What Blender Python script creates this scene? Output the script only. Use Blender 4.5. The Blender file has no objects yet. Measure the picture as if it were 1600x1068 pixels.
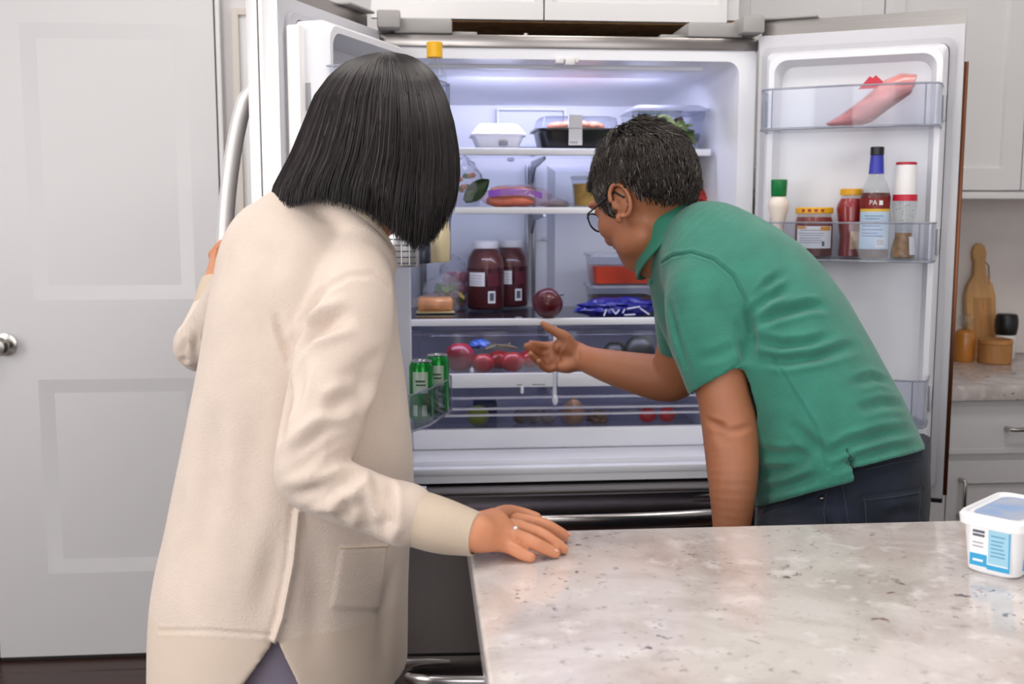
import bpy, bmesh, math, random
import numpy as np
from mathutils import Vector, Matrix
from mathutils.bvhtree import BVHTree
random.seed(7); np.random.seed(7)
S = bpy.context.scene
COL = S.collection
# ------------------------------------------------------------------ camera, world, lights, exposure
FPX = 1678.4
YAW, PITCH, CAMH = 0.085, 0.1227, 1.37
cy_, sy_, cp_, sp_ = math.cos(YAW), math.sin(YAW), math.cos(PITCH), math.sin(PITCH)
FW = Vector((sy_*cp_, cy_*cp_, -sp_)); RT = Vector((cy_, -sy_, 0)); UP = RT.cross(FW)
CAM = Vector((0, 0, CAMH))
cd = bpy.data.cameras.new('camera'); cam = bpy.data.objects.new('camera', cd); COL.objects.link(cam)
cam.matrix_world = Matrix(((RT.x, UP.x, -FW.x, 0), (RT.y, UP.y, -FW.y, 0), (RT.z, UP.z, -FW.z, CAMH), (0, 0, 0, 1)))
cd.sensor_width = 36; cd.lens = FPX/1600*36; cd.clip_start = .05
cd.dof.use_dof = True; cd.dof.focus_distance = 1.8; cd.dof.aperture_fstop = 5.6
S.camera = cam
def lin(h):
    h = h.lstrip('#'); out = []
    for i in (0, 2, 4):
        v = int(h[i:i+2], 16)/255; out.append(v/12.92 if v <= .04045 else ((v+.055)/1.055)**2.4)
    return (*out, 1)
w = bpy.data.worlds.new('world'); S.world = w; w.use_nodes = True
w.node_tree.nodes['Background'].inputs[0].default_value = (.93, .96, 1, 1)
w.node_tree.nodes['Background'].inputs[1].default_value = 1.0
def area(name, loc, target, sx, sy, power, col=(1, 1, 1), spread=180):
    l = bpy.data.lights.new(name, 'AREA'); l.shape = 'RECTANGLE'; l.size = sx; l.size_y = sy; l.energy = power; l.color = col
    l.spread = math.radians(spread)
    o = bpy.data.objects.new(name, l); COL.objects.link(o); o.location = loc
    o.rotation_euler = (Vector(target)-Vector(loc)).to_track_quat('-Z', 'Y').to_euler(); return o
# daylight through the windows of the room behind the camera, ceiling lamps, the refrigerator's own top lamp and two added, unseen ones under its shelves
area('window_daylight', (-1.3, -2.9, 1.6), (-1.3, 3, 1.4), 1.9, 1.7, 36, (1, .985, .97))
area('window_daylight', (1.5, -2.9, 1.6), (1.5, 3, 1.4), 1.9, 1.7, 14, (1, .985, .97))
area('window_daylight', (-2.55, .3, 1.6), (2, .8, 1.2), 2.0, 1.6, 46, (1, .98, .96))
for lx, ly in ((-1.1, .7), (.6, .2), (1.4, 1.5), (-.6, 2.2), (.45, 1.75)):
    area('ceiling_lamp', (lx, ly, 2.66), (lx, ly, 0), .5, .5, 7.5, (1, .95, .9))
area('refrigerator_lamp_and_fill', (.36, 2.84, 1.709), (.36, 3.16, 1.1), .55, .16, 4.2, (.66, .69, 1), 170)
area('refrigerator_lamp_and_fill', (.36, 2.80, 1.352), (.36, 2.95, 1.0), .60, .03, .6, (.72, .75, 1), 170)  # added out of view under the second shelf edge, brightens what stands below
area('refrigerator_lamp_and_fill', (.36, 2.80, 1.070), (.36, 2.90, .7), .66, .03, .8, (.76, .78, 1), 170)  # added out of view under the third shelf edge, brightens the crisper contents
S.view_settings.view_transform = 'Standard'; S.view_settings.look = 'None'
S.view_settings.gamma = 1; S.view_settings.use_curve_mapping = False
S.view_settings.exposure = 0.08
S.cycles.max_bounces = 8; S.cycles.transparent_max_bounces = 24; S.cycles.use_denoising = True
S.cycles.caustics_reflective = False; S.cycles.caustics_refractive = False
# ------------------------------------------------------------------ placing: a pixel of the 1600x1068 frame to a point of the room
def ray(px, py): return FW + (px-800)/FPX*RT - (py-534)/FPX*UP
def at(px, py, Y):
    d = ray(px, py); return CAM + d*(Y/d.y)
def atz(px, py, z):
    d = ray(px, py); return CAM + d*((z-CAMH)/d.z)
def ad(px, py, dep): return CAM + ray(px, py)*dep
# ------------------------------------------------------------------ materials
MATS = {}
def mat(name, col='#808080', rough=.5, metal=0, noise=None, bump=None, coat=0, emit=0, sss=0, sheen=0, spec=.5, alpha=1, stretch=None, attr=None, trans=0, col2=None):
    if name in MATS: return MATS[name]
    m = bpy.data.materials.new(name); m.use_nodes = True; nt = m.node_tree; N = nt.nodes; L = nt.links
    b = N['Principled BSDF']; c = lin(col) if isinstance(col, str) else (*col, 1)
    b.inputs['Base Color'].default_value = c; b.inputs['Roughness'].default_value = rough; b.inputs['Metallic'].default_value = metal
    b.inputs['Specular IOR Level'].default_value = spec; b.inputs['Coat Weight'].default_value = coat; b.inputs['Coat Roughness'].default_value = .08
    b.inputs['Alpha'].default_value = alpha; b.inputs['Transmission Weight'].default_value = trans
    if sheen: b.inputs['Sheen Weight'].default_value = sheen
    if sss:
        b.inputs['Subsurface Weight'].default_value = sss; b.inputs['Subsurface Radius'].default_value = (1, .35, .2); b.inputs['Subsurface Scale'].default_value = .006
    if emit: b.inputs['Emission Color'].default_value = c; b.inputs['Emission Strength'].default_value = emit
    if noise or bump:
        tc = N.new('ShaderNodeTexCoord'); mp = N.new('ShaderNodeMapping'); L.new(tc.outputs['Object'], mp.inputs[0])
        if stretch: mp.inputs['Scale'].default_value = stretch
    if noise:
        n = N.new('ShaderNodeTexNoise'); n.inputs['Scale'].default_value = noise[0]; n.inputs['Detail'].default_value = 6; L.new(mp.outputs[0], n.inputs['Vector'])
        r = N.new('ShaderNodeValToRGB'); r.color_ramp.elements[0].position = .3; r.color_ramp.elements[1].position = .7
        a = noise[1]; k2 = lin(col2) if col2 else tuple(min(1, x*(1+a)) for x in c[:3])+(1,)
        r.color_ramp.elements[0].color = c if col2 else tuple(x*(1-a) for x in c[:3])+(1,); r.color_ramp.elements[1].color = k2
        L.new(n.outputs['Fac'], r.inputs[0]); L.new(r.outputs[0], b.inputs['Base Color'])
    if attr:
        at_ = N.new('ShaderNodeVertexColor'); at_.layer_name = attr; L.new(at_.outputs['Color'], b.inputs['Base Color'])
    if bump:
        n = N.new('ShaderNodeTexNoise'); n.inputs['Scale'].default_value = bump[0]; n.inputs['Detail'].default_value = 4; L.new(mp.outputs[0], n.inputs['Vector'])
        bp = N.new('ShaderNodeBump'); bp.inputs['Strength'].default_value = bump[1]; bp.inputs['Distance'].default_value = bump[2] if len(bump) > 2 else .002
        L.new(n.outputs['Fac'], bp.inputs['Height']); L.new(bp.outputs[0], b.inputs['Normal'])
    MATS[name] = m; return m
def clear(name, tint='#f4f6fb', body=.05, rough=.06, gloss=1.0, bumps=0):
    """thin clear plastic or film: see-through with a sharp sheen and a little milky body"""
    if name in MATS: return MATS[name]
    m = bpy.data.materials.new(name); m.use_nodes = True; nt = m.node_tree; N = nt.nodes; L = nt.links; N.clear()
    out = N.new('ShaderNodeOutputMaterial'); tr = N.new('ShaderNodeBsdfTransparent'); tr.inputs[0].default_value = lin(tint)
    df = N.new('ShaderNodeBsdfPrincipled'); df.inputs['Base Color'].default_value = lin(tint); df.inputs['Roughness'].default_value = .4
    gl = N.new('ShaderNodeBsdfAnisotropic'); gl.inputs['Roughness'].default_value = rough; gl.inputs['Color'].default_value = (gloss, gloss, gloss, 1)
    lw = N.new('ShaderNodeLayerWeight'); pw = N.new('ShaderNodeMath'); pw.operation = 'POWER'; pw.inputs[1].default_value = 4; L.new(lw.outputs['Facing'], pw.inputs[0])
    fr = N.new('ShaderNodeMath'); fr.operation = 'MULTIPLY_ADD'; fr.inputs[1].default_value = .75; fr.inputs[2].default_value = .025; L.new(pw.outputs[0], fr.inputs[0])
    m1 = N.new('ShaderNodeMixShader'); m1.inputs[0].default_value = body; L.new(tr.outputs[0], m1.inputs[1]); L.new(df.outputs[0], m1.inputs[2])
    m2 = N.new('ShaderNodeMixShader'); L.new(fr.outputs[0], m2.inputs[0]); L.new(m1.outputs[0], m2.inputs[1]); L.new(gl.outputs[0], m2.inputs[2])
    L.new(m2.outputs[0], out.inputs[0])
    if bumps:
        tc = N.new('ShaderNodeTexCoord'); n = N.new('ShaderNodeTexNoise'); n.inputs['Scale'].default_value = bumps; L.new(tc.outputs['Object'], n.inputs['Vector'])
        bp = N.new('ShaderNodeBump'); bp.inputs['Strength'].default_value = .6; bp.inputs['Distance'].default_value = .01; L.new(n.outputs['Fac'], bp.inputs['Height'])
        for s in (df, gl, lw): L.new(bp.outputs[0], s.inputs['Normal'])
    MATS[name] = m; return m
def granite():
    m = bpy.data.materials.new('granite'); m.use_nodes = True; nt = m.node_tree; N = nt.nodes; L = nt.links; b = N['Principled BSDF']
    tc = N.new('ShaderNodeTexCoord')
    def noise(sc, det, rg, lo, hi, dist=0):
        n = N.new('ShaderNodeTexNoise'); n.inputs['Scale'].default_value = sc; n.inputs['Detail'].default_value = det; n.inputs['Roughness'].default_value = rg; n.inputs['Distortion'].default_value = dist
        L.new(tc.outputs['Object'], n.inputs['Vector']); r = N.new('ShaderNodeMapRange'); r.inputs[1].default_value = lo; r.inputs[2].default_value = hi; L.new(n.outputs['Fac'], r.inputs[0]); return r.outputs[0]
    def mix(a, col, fac):
        x = N.new('ShaderNodeMix'); x.data_type = 'RGBA'; L.new(fac, x.inputs[0])
        if isinstance(a, tuple): x.inputs[6].default_value = a
        else: L.new(a, x.inputs[6])
        x.inputs[7].default_value = lin(col); return x.outputs[2]
    c = mix(lin('#d9d0cd'), '#bdb1ac', noise(7, 6, .6, .42, .66, .6))
    c = mix(c, '#e6dfdd', noise(22, 5, .6, .55, .7))
    c = mix(c, '#a39a97', noise(70, 4, .7, .60, .72))
    k = N.new('ShaderNodeMath'); k.operation = 'MULTIPLY'
    L.new(noise(55, 4, .6, .60, .66, .3), k.inputs[0]); L.new(noise(8, 3, .6, .52, .64), k.inputs[1])
    c = mix(c, '#5a5053', k.outputs[0])
    k2 = N.new('ShaderNodeMath'); k2.operation = 'MULTIPLY'
    L.new(noise(26, 3, .7, .66, .70, .5), k2.inputs[0]); L.new(noise(4, 2, .5, .5, .6), k2.inputs[1])
    c = mix(c, '#7a3f46', k2.outputs[0])
    L.new(c, b.inputs['Base Color']); b.inputs['Roughness'].default_value = .12; b.inputs['Specular IOR Level'].default_value = .55
    return m
# ------------------------------------------------------------------ mesh building
class G:
    def __init__(s): s.bm = bmesh.new()
    def box(s, x0, x1, y0, y1, z0, z1, bev=0, seg=2):
        r = bmesh.ops.create_cube(s.bm, size=1); vs = r['verts']
        for v in vs: v.co = Vector(((x0+x1)/2+v.co.x*(x1-x0), (y0+y1)/2+v.co.y*(y1-y0), (z0+z1)/2+v.co.z*(z1-z0)))
        if bev:
            es = list({e for v in vs for e in v.link_edges}); bmesh.ops.bevel(s.bm, geom=es, offset=bev, segments=seg, affect='EDGES', profile=.5)
        return s
    def lathe(s, c, prof, n=24, sx=1, sy=1, M=None):
        rings = []
        for (r, z) in prof:
            ring = []
            for i in range(n):
                a = 2*math.pi*i/n; p = Vector((r*math.cos(a)*sx, r*math.sin(a)*sy, z)); p = (M @ p) if M else p
                ring.append(s.bm.verts.new(p+Vector(c)))
            rings.append(ring)
        for a, b in zip(rings, rings[1:]):
            for i in range(n): s.bm.faces.new((a[i], a[(i+1) % n], b[(i+1) % n], b[i]))
        s.bm.faces.new(rings[0][::-1]); s.bm.faces.new(rings[-1]); return s
    def loft(s, rings, cap=True, closed=True):
        R = [[s.bm.verts.new(p) for p in r] for r in rings]; n = len(R[0])
        for a, b in zip(R, R[1:]):
            for i in range(n if closed else n-1): s.bm.faces.new((a[i], a[(i+1) % n], b[(i+1) % n], b[i]))
        if cap: s.bm.faces.new(R[0][::-1]); s.bm.faces.new(R[-1])
        return s
    def tube(s, pts, r, n=8, cap=True, flat=1):
        pts = [Vector(p) for p in pts]; rings = []; prev = None
        for i, p in enumerate(pts):
            t = (pts[min(i+1, len(pts)-1)]-pts[max(i-1, 0)]).normalized()
            ref = prev if prev is not None else (Vector((0, 0, 1)) if abs(t.z) < .9 else Vector((0, 1, 0)))
            u = (ref-t*ref.dot(t)).normalized(); v = t.cross(u); prev = u
            rr = r[i] if isinstance(r, (list, tuple)) else r
            rings.append([p+u*rr*math.cos(2*math.pi*k/n)+v*rr*flat*math.sin(2*math.pi*k/n) for k in range(n)])
        return s.loft(rings, cap)
    def ell(s, c, r, seg=16, rg=10, M=None, fn=None):
        res = bmesh.ops.create_uvsphere(s.bm, u_segments=seg, v_segments=rg, radius=1)
        for v in res['verts']:
            p = Vector((v.co.x*r[0], v.co.y*r[1], v.co.z*r[2]))
            if fn: p = fn(v.co.copy(), p)
            v.co = ((M @ p) if M else p)+Vector(c)
        return s
    def quad(s, a, b, c, d): s.bm.faces.new([s.bm.verts.new(p) for p in (a, b, c, d)]); return s
    def poly(s, pts): s.bm.faces.new([s.bm.verts.new(p) for p in pts]); return s
    def prism(s, pts, d):
        """polygon extruded by vector d"""
        d = Vector(d); return s.loft([[Vector(p) for p in pts], [Vector(p)+d for p in pts]])
def rrect(x0, x1, z0, z1, r, n=5):
    out = []
    for cx, cz, a0 in ((x1-r, z1-r, 0), (x0+r, z1-r, 90), (x0+r, z0+r, 180), (x1-r, z0+r, 270)):
        for i in range(n+1):
            a = math.radians(a0+90*i/n); out.append((cx+r*math.cos(a), cz+r*math.sin(a)))
    return out
W = {}
def finish(me, sharp=38):
    for p in me.polygons: p.use_smooth = True
    if sharp < 180: me.set_sharp_from_angle(angle=math.radians(sharp))
def put(name, me, parent=None, local=False, base=True):
    o = bpy.data.objects.new(name, me); COL.objects.link(o); W[o] = Matrix.Identity(4)
    if parent is None:
        if base and len(me.vertices):
            co = np.empty(len(me.vertices)*3, np.float32); me.vertices.foreach_get('co', co); co = co.reshape(-1, 3)
            lo, hi = co.min(0), co.max(0); b = Vector(((lo[0]+hi[0])/2, (lo[1]+hi[1])/2, lo[2]))
            me.transform(Matrix.Translation(-b)); o.location = b; W[o] = Matrix.Translation(b)
    else:
        o.parent = parent
        if local: W[o] = W[parent].copy()
        else: o.matrix_parent_inverse = W[parent].inverted()
    return o
def mk(name, g, m, parent=None, local=False, sharp=38, rec=True):
    me = bpy.data.meshes.new(name)
    if rec: bmesh.ops.recalc_face_normals(g.bm, faces=g.bm.faces[:])
    g.bm.to_mesh(me); g.bm.free()
    for k in (m if isinstance(m, (list, tuple)) else [m]): me.materials.append(k)
    finish(me, sharp); return put(name, me, parent, local)
def thing(name, loc, label, cat, group=None):
    o = bpy.data.objects.new(name, None); COL.objects.link(o); o.location = loc; W[o] = Matrix.Translation(Vector(loc)); o.empty_display_size = .05
    return tag(o, label, cat, group)
def tag(o, label, cat, group=None):
    o['label'] = label; o['category'] = cat
    if group: o['group'] = group
    return o
def struct(o): o['kind'] = 'structure'; return o
def text_geo(s, size):
    cu = bpy.data.curves.new('text', 'FONT'); cu.body = s; cu.size = size; cu.align_x = 'CENTER'; cu.align_y = 'CENTER'; cu.resolution_u = 3
    o = bpy.data.objects.new('text', cu); COL.objects.link(o); dg = bpy.context.evaluated_depsgraph_get(); dg.update()
    me = bpy.data.meshes.new_from_object(o.evaluated_get(dg)); vs = [v.co.copy() for v in me.vertices]; fs = [tuple(p.vertices) for p in me.polygons]
    bpy.data.objects.remove(o); bpy.data.curves.remove(cu); bpy.data.meshes.remove(me); return vs, fs
def add_pts(g, vs, fs, fn):
    V = [g.bm.verts.new(fn(v)) for v in vs]
    for f in fs:
        try: g.bm.faces.new([V[i] for i in f])
        except ValueError: pass
WHITE = mat('white_paint', '#e2e0e1', .42); WALL = mat('wall_paint', '#dcd9da', .6, bump=(180, .05, .001))
LINER = mat('white_liner', '#e9eaf0', .28); GREYP = mat('grey_plastic', '#c4c4ca', .35); GASK = mat('gasket', '#b3b3ba', .5)
STEEL = mat('brushed_steel', '#a09b98', .26, 1, noise=(9, .06), stretch=(1, 1, 60)); STEELH = mat('brushed_steel_drawer', '#8c8584', .27, 1, noise=(8, .05), stretch=(1, 1, 60))
CHROME = mat('nickel', '#b9b4ae', .22, 1); PLAS = clear('clear_plastic', '#f2f4f9', .012, .05, .7); FILM = clear('plastic_film', '#f6f6fa', .14, .10, 1.0, 26)
BLACK = mat('black_plastic', '#141518', .35); DARKGAP = mat('dark_gap', '#1c1a1b', .6)
PRINT = mat('print_ink', '#5b5f6b', .6); PAPER = mat('label_paper', '#e9e9ea', .5)
# ------------------------------------------------------------------ the room
def panel_face(g, x0, x1, z0, z1, y, panels, dep=.01, wid=.012, field=0, fw=.03):
    """front of a panelled door at plane y (facing -Y): stiles and rails with sunk panels stacked in z"""
    def q(a, b, c, d, ya, yb=None): g.quad((a, ya, c), (b, ya, c), (b, ya, d), (a, ya, d))
    px0, px1 = panels[0][0], panels[0][1]
    q(x0, px0, z0, z1, y); q(px1, x1, z0, z1, y)
    zs = [z0]+[v for p in panels for v in p[2:]]+[z1]
    for i in range(0, len(zs), 2): q(px0, px1, zs[i], zs[i+1], y)
    for (a, b, c, d) in panels:
        def ring(i, yy): return [(a+i, yy, c+i), (b-i, yy, c+i), (b-i, yy, d-i), (a+i, yy, d-i)]
        R = [ring(0, y), ring(wid, y+dep)]
        if field: R += [ring(wid+fw*.25, y+dep), ring(wid+fw, y+dep-field)]
        g.loft(R, cap=False); g.poly(R[-1])
    # sides and back
    for p, q2 in (((x0, z0), (x0, z1)), ((x0, z1), (x1, z1)), ((x1, z1), (x1, z0)), ((x1, z0), (x0, z0))):
        g.quad((p[0], y, p[1]), (q2[0], y, q2[1]), (q2[0], y+.022, q2[1]), (p[0], y+.022, p[1]))
    g.quad((x0, y+.022, z0), (x1, y+.022, z0), (x1, y+.022, z1), (x0, y+.022, z1))
wood_floor = mat('dark_wood_plank', '#3a2019', .32, noise=(14, .35), stretch=(.12, 1.4, 1))
fl = struct(mk('floor', G().box(-2.7, 3.3, -3.1, 3.5, -.1, -.006), mat('subfloor', '#1d110d', .7)))
pm = bpy.data.meshes.new('plank'); g = G().box(-.6, .6, -.0615, .0615, -.006, 0, .0015, 1); g.bm.to_mesh(pm); g.bm.free(); pm.materials.append(wood_floor); finish(pm)
for r in range(24):
    for c in range(5):
        o = bpy.data.objects.new('plank', pm); COL.objects.link(o); o.parent = fl; o.matrix_parent_inverse = W[fl].inverted()
        o.location = (-2.62+c*1.203+(r*.47 % 1.1), 3.23-r*.125, 0)
struct(mk('wall_back', G().box(-2.7, -1.325, 3.3, 3.42, 0, 2.7).box(-.578, 3.3, 3.3, 3.42, 0, 2.7).box(-1.325, -.578, 3.3, 3.42, 2.045, 2.7).box(-1.4, -.4, 3.42, 3.44, 0, 2.7), WALL))
struct(mk('wall_left', G().box(-2.8, -2.7, -3.1, 3.5, 0, 2.7), WALL)); struct(mk('wall_right', G().box(3.3, 3.4, -3.1, 3.5, 0, 2.7), WALL))
struct(mk('ceiling', G().box(-2.8, 3.4, -3.1, 3.5, 2.7, 2.8), mat('ceiling_paint', '#eeeeee', .7)))
g = G()
for a in ((-2.7, -2.3, 0, 2.7), (-.3, .5, 0, 2.7), (2.5, 3.3, 0, 2.7), (-2.3, -.3, 0, .7), (.5, 2.5, 0, .7), (-2.3, -.3, 2.5, 2.7), (.5, 2.5, 2.5, 2.7)): g.box(a[0], a[1], -3.1, -3.0, a[2], a[3])
struct(mk('wall_front', g, WALL))
# panelled door in the back wall
g = G(); panel_face(g, -1.29, -.590, .012, 2.035, 3.26, [(-1.135, -.668, .272, .868), (-1.135, -.668, 1.105, 1.90)], .012, .042)
d1 = struct(mk('door_1', g, mat('door_paint', '#dddbdd', .38)))
kx = at(-3, 542, 3.2); g = G()
RX = Matrix.Rotation(math.radians(90), 3, 'X')
g.lathe((kx.x, 3.26, kx.z), [(.001, 0), (.033, 0), (.033, .006), (.014, .01), (.012, .03), (.02, .036), (.028, .048), (.028, .058), (.02, .068), (.001, .07)], 24, M=RX)
mk('door_knob', g, CHROME, d1)
mk('door_gap', G().box(-1.29, -.590, 3.262, 3.30, .001, .0115), DARKGAP, d1)
g = G(); g.box(-.586, -.572, 3.262, 3.30, 0, 2.044, .003).box(-1.365, -1.30, 3.25, 3.30, 0, 2.044, .006).box(-1.365, -.572, 3.25, 3.30, 2.045, 2.11, .006)
struct(mk('trim_1', g, WHITE))
struct(mk('baseboard_left', G().box(-2.7, -1.37, 3.28, 3.30, 0, .11, .004), WHITE))
# cream frame hung beside the door, its corner showing past the open refrigerator door
p = at(361, 12, 3.27); t = thing('picture_frame', (p.x+.15, 3.298, p.z-.9), 'cream frame corner showing on the wall between the room door and the open refrigerator door', 'picture frame')
cream = mat('cream_frame', '#d9cfc6', .4)
x0, z1 = p.x, p.z; z0 = z1-.9; mk('frame', G().box(x0, x0+.018, 3.275, 3.298, z0, z1).box(x0+.282, x0+.3, 3.275, 3.298, z0, z1).box(x0+.0181, x0+.2819, 3.276, 3.298, z1-.018, z1-.0005).box(x0+.0181, x0+.2819, 3.276, 3.298, z0+.0005, z0+.018), cream, t)
mk('mount', G().box(p.x+.017, p.x+.283, 3.288, 3.295, p.z-.883, p.z-.017), PAPER, t)
# cabinets above and beside the refrigerator
def cab_handle(g, a, b, out=(0, -.03, 0)):
    a, b, out = Vector(a), Vector(b), Vector(out); d = (b-a).normalized()
    g.tube([a, a+out*.9, a+out+d*.008, b+out-d*.008, b+out*.9, b], .0055, 10)
YC = 2.76
t = thing('overhead_cabinet', (.36, 3.0, 1.83), 'white two-door cabinet in the wall above the open refrigerator', 'cabinet')
mk('cabinet_box', G().box(-.1, .822, YC+.024, 3.295, 1.852, 2.5), WHITE, t)
mk('wood_underside', G().box(-.095, .817, YC+.03, 3.29, 1.840, 1.852), mat('raw_brown_board', '#b5865a', .7, noise=(30, .3)), t)
mk('back_board', G().box(-.095, .817, 3.27, 3.294, 1.70, 1.84), MATS['raw_brown_board'], t)
xs = [at(580, 20, YC).x, at(850, 20, YC).x-.002, at(850, 20, YC).x+.002, at(1136, 20, YC).x]
for a, b in ((xs[0], xs[1]), (xs[2], xs[3])):
    g = G(); panel_face(g, a, b, 1.842, 2.48, YC, [(a+.02, b-.02, 1.885, 2.42)], .009, .004); mk('door', g, WHITE, t)
t = thing('wall_cabinet', (1.4, 3.1, 1.417), 'white shaker wall cabinet on the right, above the backsplash and counter', 'cabinet')
YR = 2.965; xr = at(1383, 10, YR).x
mk('cabinet_box', G().box(.845, 3.29, YR+.024, 3.299, 1.42, 2.5), WHITE, t)
mk('light_rail', G().box(.845, 3.29, YR+.005, YR+.05, 1.40, 1.42, .002), WHITE, t)
for i, (a, b) in enumerate(((.85, xr-.002), (xr+.002, xr+.42), (xr+.424, xr+.85), (xr+.854, xr+1.3))):
    g = G(); panel_face(g, a, b, 1.425, 2.48, YR, [(a+.056, b-.056, 1.485, 2.42)], .01, .005); mk('door', g, WHITE, t)
# base cabinet and granite counter on the right
GRAN = granite()
t = thing('base_cabinet', (1.9, 3.0, 0), 'white base cabinet with nickel handles under the right-hand granite counter', 'cabinet')
YB = 2.70
mk('cabinet_box', G().box(.87, 3.25, YB+.024, 3.299, .1, .868).box(.87, 3.25, YB+.08, 3.29, 0, .1), WHITE, t)
zt, zb = at(1550, 626, YB).z, at(1550, 708, YB).z; z2 = at(1550, 720, YB).z; xa = at(1487, 680, YB).x
for (a, b) in ((.875, xa-.01), (xa-.006, xa+.44), (xa+.444, xa+.89)):
    g = G(); panel_face(g, a, b, zb, zt, YB, [(a+.012, b-.012, zb+.012, zt-.012)], .001, .002); dr = mk('drawer', g, WHITE, t)
    if a > .9:
        g = G(); h = at(1572, 668, YB); hx = (h.x if a < 1.5 else a+.15); cab_handle(g, (hx, YB, h.z), (hx+.13, YB, h.z)); mk('handle', g, CHROME, dr)
    g = G(); panel_face(g, a, b, .11, z2, YB, [(a+.055, b-.055, .165, z2-.06)], .009, .005); dr = mk('door', g, WHITE, t)
    if a > .9:
        g = G(); h0, h1 = at(1497, 748, YB), at(1497, 800, YB); cab_handle(g, (a+.035, YB, h0.z), (a+.035, YB, h0.z-.10)); mk('handle', g, CHROME, dr)
tag(mk('counter_slab', G().box(.855, 3.28, YB-.03, 3.299, .87, .91, .004), GRAN), 'grey granite counter slab along the right wall, wooden board and jars on it', 'countertop')
tag(mk('backsplash', G().box(.845, 3.29, 3.288, 3.2995, .9105, 1.415), mat('backsplash_stone', '#ddd6d3', .3, noise=(9, .05))), 'pale stone backsplash slab on the wall behind the wooden board', 'backsplash')
# island
t = thing('kitchen_island', (.9, .9, 0), 'kitchen island with a dark base under the speckled granite top in front', 'island')
esp = mat('dark_island_paint', '#1c1715', .4)
mk('island_base', G().box(.11, 2.3, .05, 1.43, .09, .868).box(.17, 2.25, .1, 1.37, 0, .09), esp, t)
for a in (.13, .66, 1.19, 1.72):
    g = G(); panel_face(g, -a-.51, -a, .12, .85, -1.445, [(-a-.45, -a-.06, .18, .79)], .008, .005)
    for v in g.bm.verts: v.co = Vector((-v.co.x, -v.co.y, v.co.z))
    mk('door', g, esp, t)
tag(mk('island_top', G().box(.0625, 2.4, -.05, 1.498, .872, .91, .005, 3), GRAN), 'long speckled grey granite island top in front, with the tub standing on it', 'countertop')
# ------------------------------------------------------------------ refrigerator
XL, XR, YF = -.095, .815, 2.59
FR = thing('refrigerator', (.36, 2.95, 0), 'wide stainless steel refrigerator standing open with both upper doors swung out', 'refrigerator')
ZC0, ZC1 = .705, 1.722         # cavity
g = G(); g.box(XL, XL+.03, YF+.012, 3.25, .02, 1.772).box(XR-.03, XR, YF+.012, 3.25, .02, 1.772).box(XL+.03, XR-.03, 3.225, 3.25, .02, 1.772)
g.box(XL+.03, XR-.03, YF+.012, 3.225, 1.745, 1.772).box(XL+.03, XR-.03, YF+.012, 3.225, .655, .69).box(XL+.03, XR-.03, YF+.012, 3.225, .02, .05).box(XL+.03, XR-.03, YF+.012, 2.66, .285, .325)
mk('cabinet_body', g, mat('grey_steel_case', '#6c6867', .4, .6), FR)
mk('top_trim', G().box(XL, XR, YF-.004, YF+.03, 1.747, 1.777, .003), STEEL, FR)
cx0, cx1 = XL+.045, XR-.045
def ringxz(pts, y): return [(a, y, b) for a, b in pts]
g = G(); inn = rrect(cx0, cx1, ZC0+.028, ZC1, .03); out = rrect(XL+.004, XR-.004, .70, 1.748, .008)
g.loft([ringxz(out, YF+.012), ringxz(out, YF), ringxz(inn, YF), ringxz(rrect(cx0+.003, cx1-.003, ZC0+.03, ZC1-.003, .03), YF+.02),
        ringxz(rrect(cx0+.012, cx1-.012, ZC0+.034, ZC1-.02, .035), 3.14), ringxz(rrect(cx0+.05, cx1-.05, ZC0+.06, ZC1-.05, .03), 3.20)], cap=False)
g.poly(ringxz(rrect(cx0+.05, cx1-.05, ZC0+.06, ZC1-.05, .03), 3.20))
mk('inner_liner', g, LINER, FR, rec=False)
# ceiling ridge, sensor and lamp cover
g = G(); g.box(.02, .70, 2.66, 2.70, 1.708, 1.722, .006).box(.08, .60, 3.04, 3.10, 1.708, 1.716, .003); mk('ceiling_duct', g, LINER, FR)
mk('lamp_cover', G().box(.16, .52, 2.84, 2.97, 1.713, 1.722, .003), mat('lamp_cover', '#dfe4ff', .3, emit=.5), FR)
c = at(890, 86, YF+.01); mk('latch', G().box(c.x-.035, c.x-.015, YF-.004, YF+.02, 1.713, 1.728, .003).box(c.x-.012, c.x+.012, YF-.006, YF+.02, 1.709, 1.728, .004).box(c.x+.012, c.x+.02, YF-.002, YF+.02, 1.716, 1.728, .002), WHITE, FR)
# back wall: air duct panel, shelf tracks
a, b = at(775, 152, 3.19), at(884, 228, 3.19); a.z = min(a.z, 1.664)
g = G(); g.loft([ringxz(rrect(a.x, b.x, b.z-.004, a.z, .006), y) for y in (3.2, 3.176)], cap=False)
g.loft([ringxz(rrect(a.x, b.x, b.z-.004, a.z, .006), 3.176), ringxz(rrect(a.x+.007, b.x-.007, b.z+.003, a.z-.007, .004), 3.176), ringxz(rrect(a.x+.009, b.x-.009, b.z+.005, a.z-.009, .004), 3.19)], cap=False)
g.poly(ringxz(rrect(a.x+.009, b.x-.009, b.z+.005, a.z-.009, .004), 3.19)); ap_ = mk('air_panel', g, mat('air_panel', '#dfe2ee', .25), FR)
for (u0, u1, v0, v1) in ((a.x, b.x, a.z-.008, a.z), (a.x, a.x+.008, b.z-.004, a.z-.008), (b.x-.008, b.x, b.z-.004, a.z-.008)): mk('panel_border', G().box(u0, u1, 3.170, 3.177, v0, v1, .002), mat('panel_border', '#ffffff', .2), ap_)
g = G(); a = at(835, 232, 3.18); e = at(905, 500, 3.18)
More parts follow.
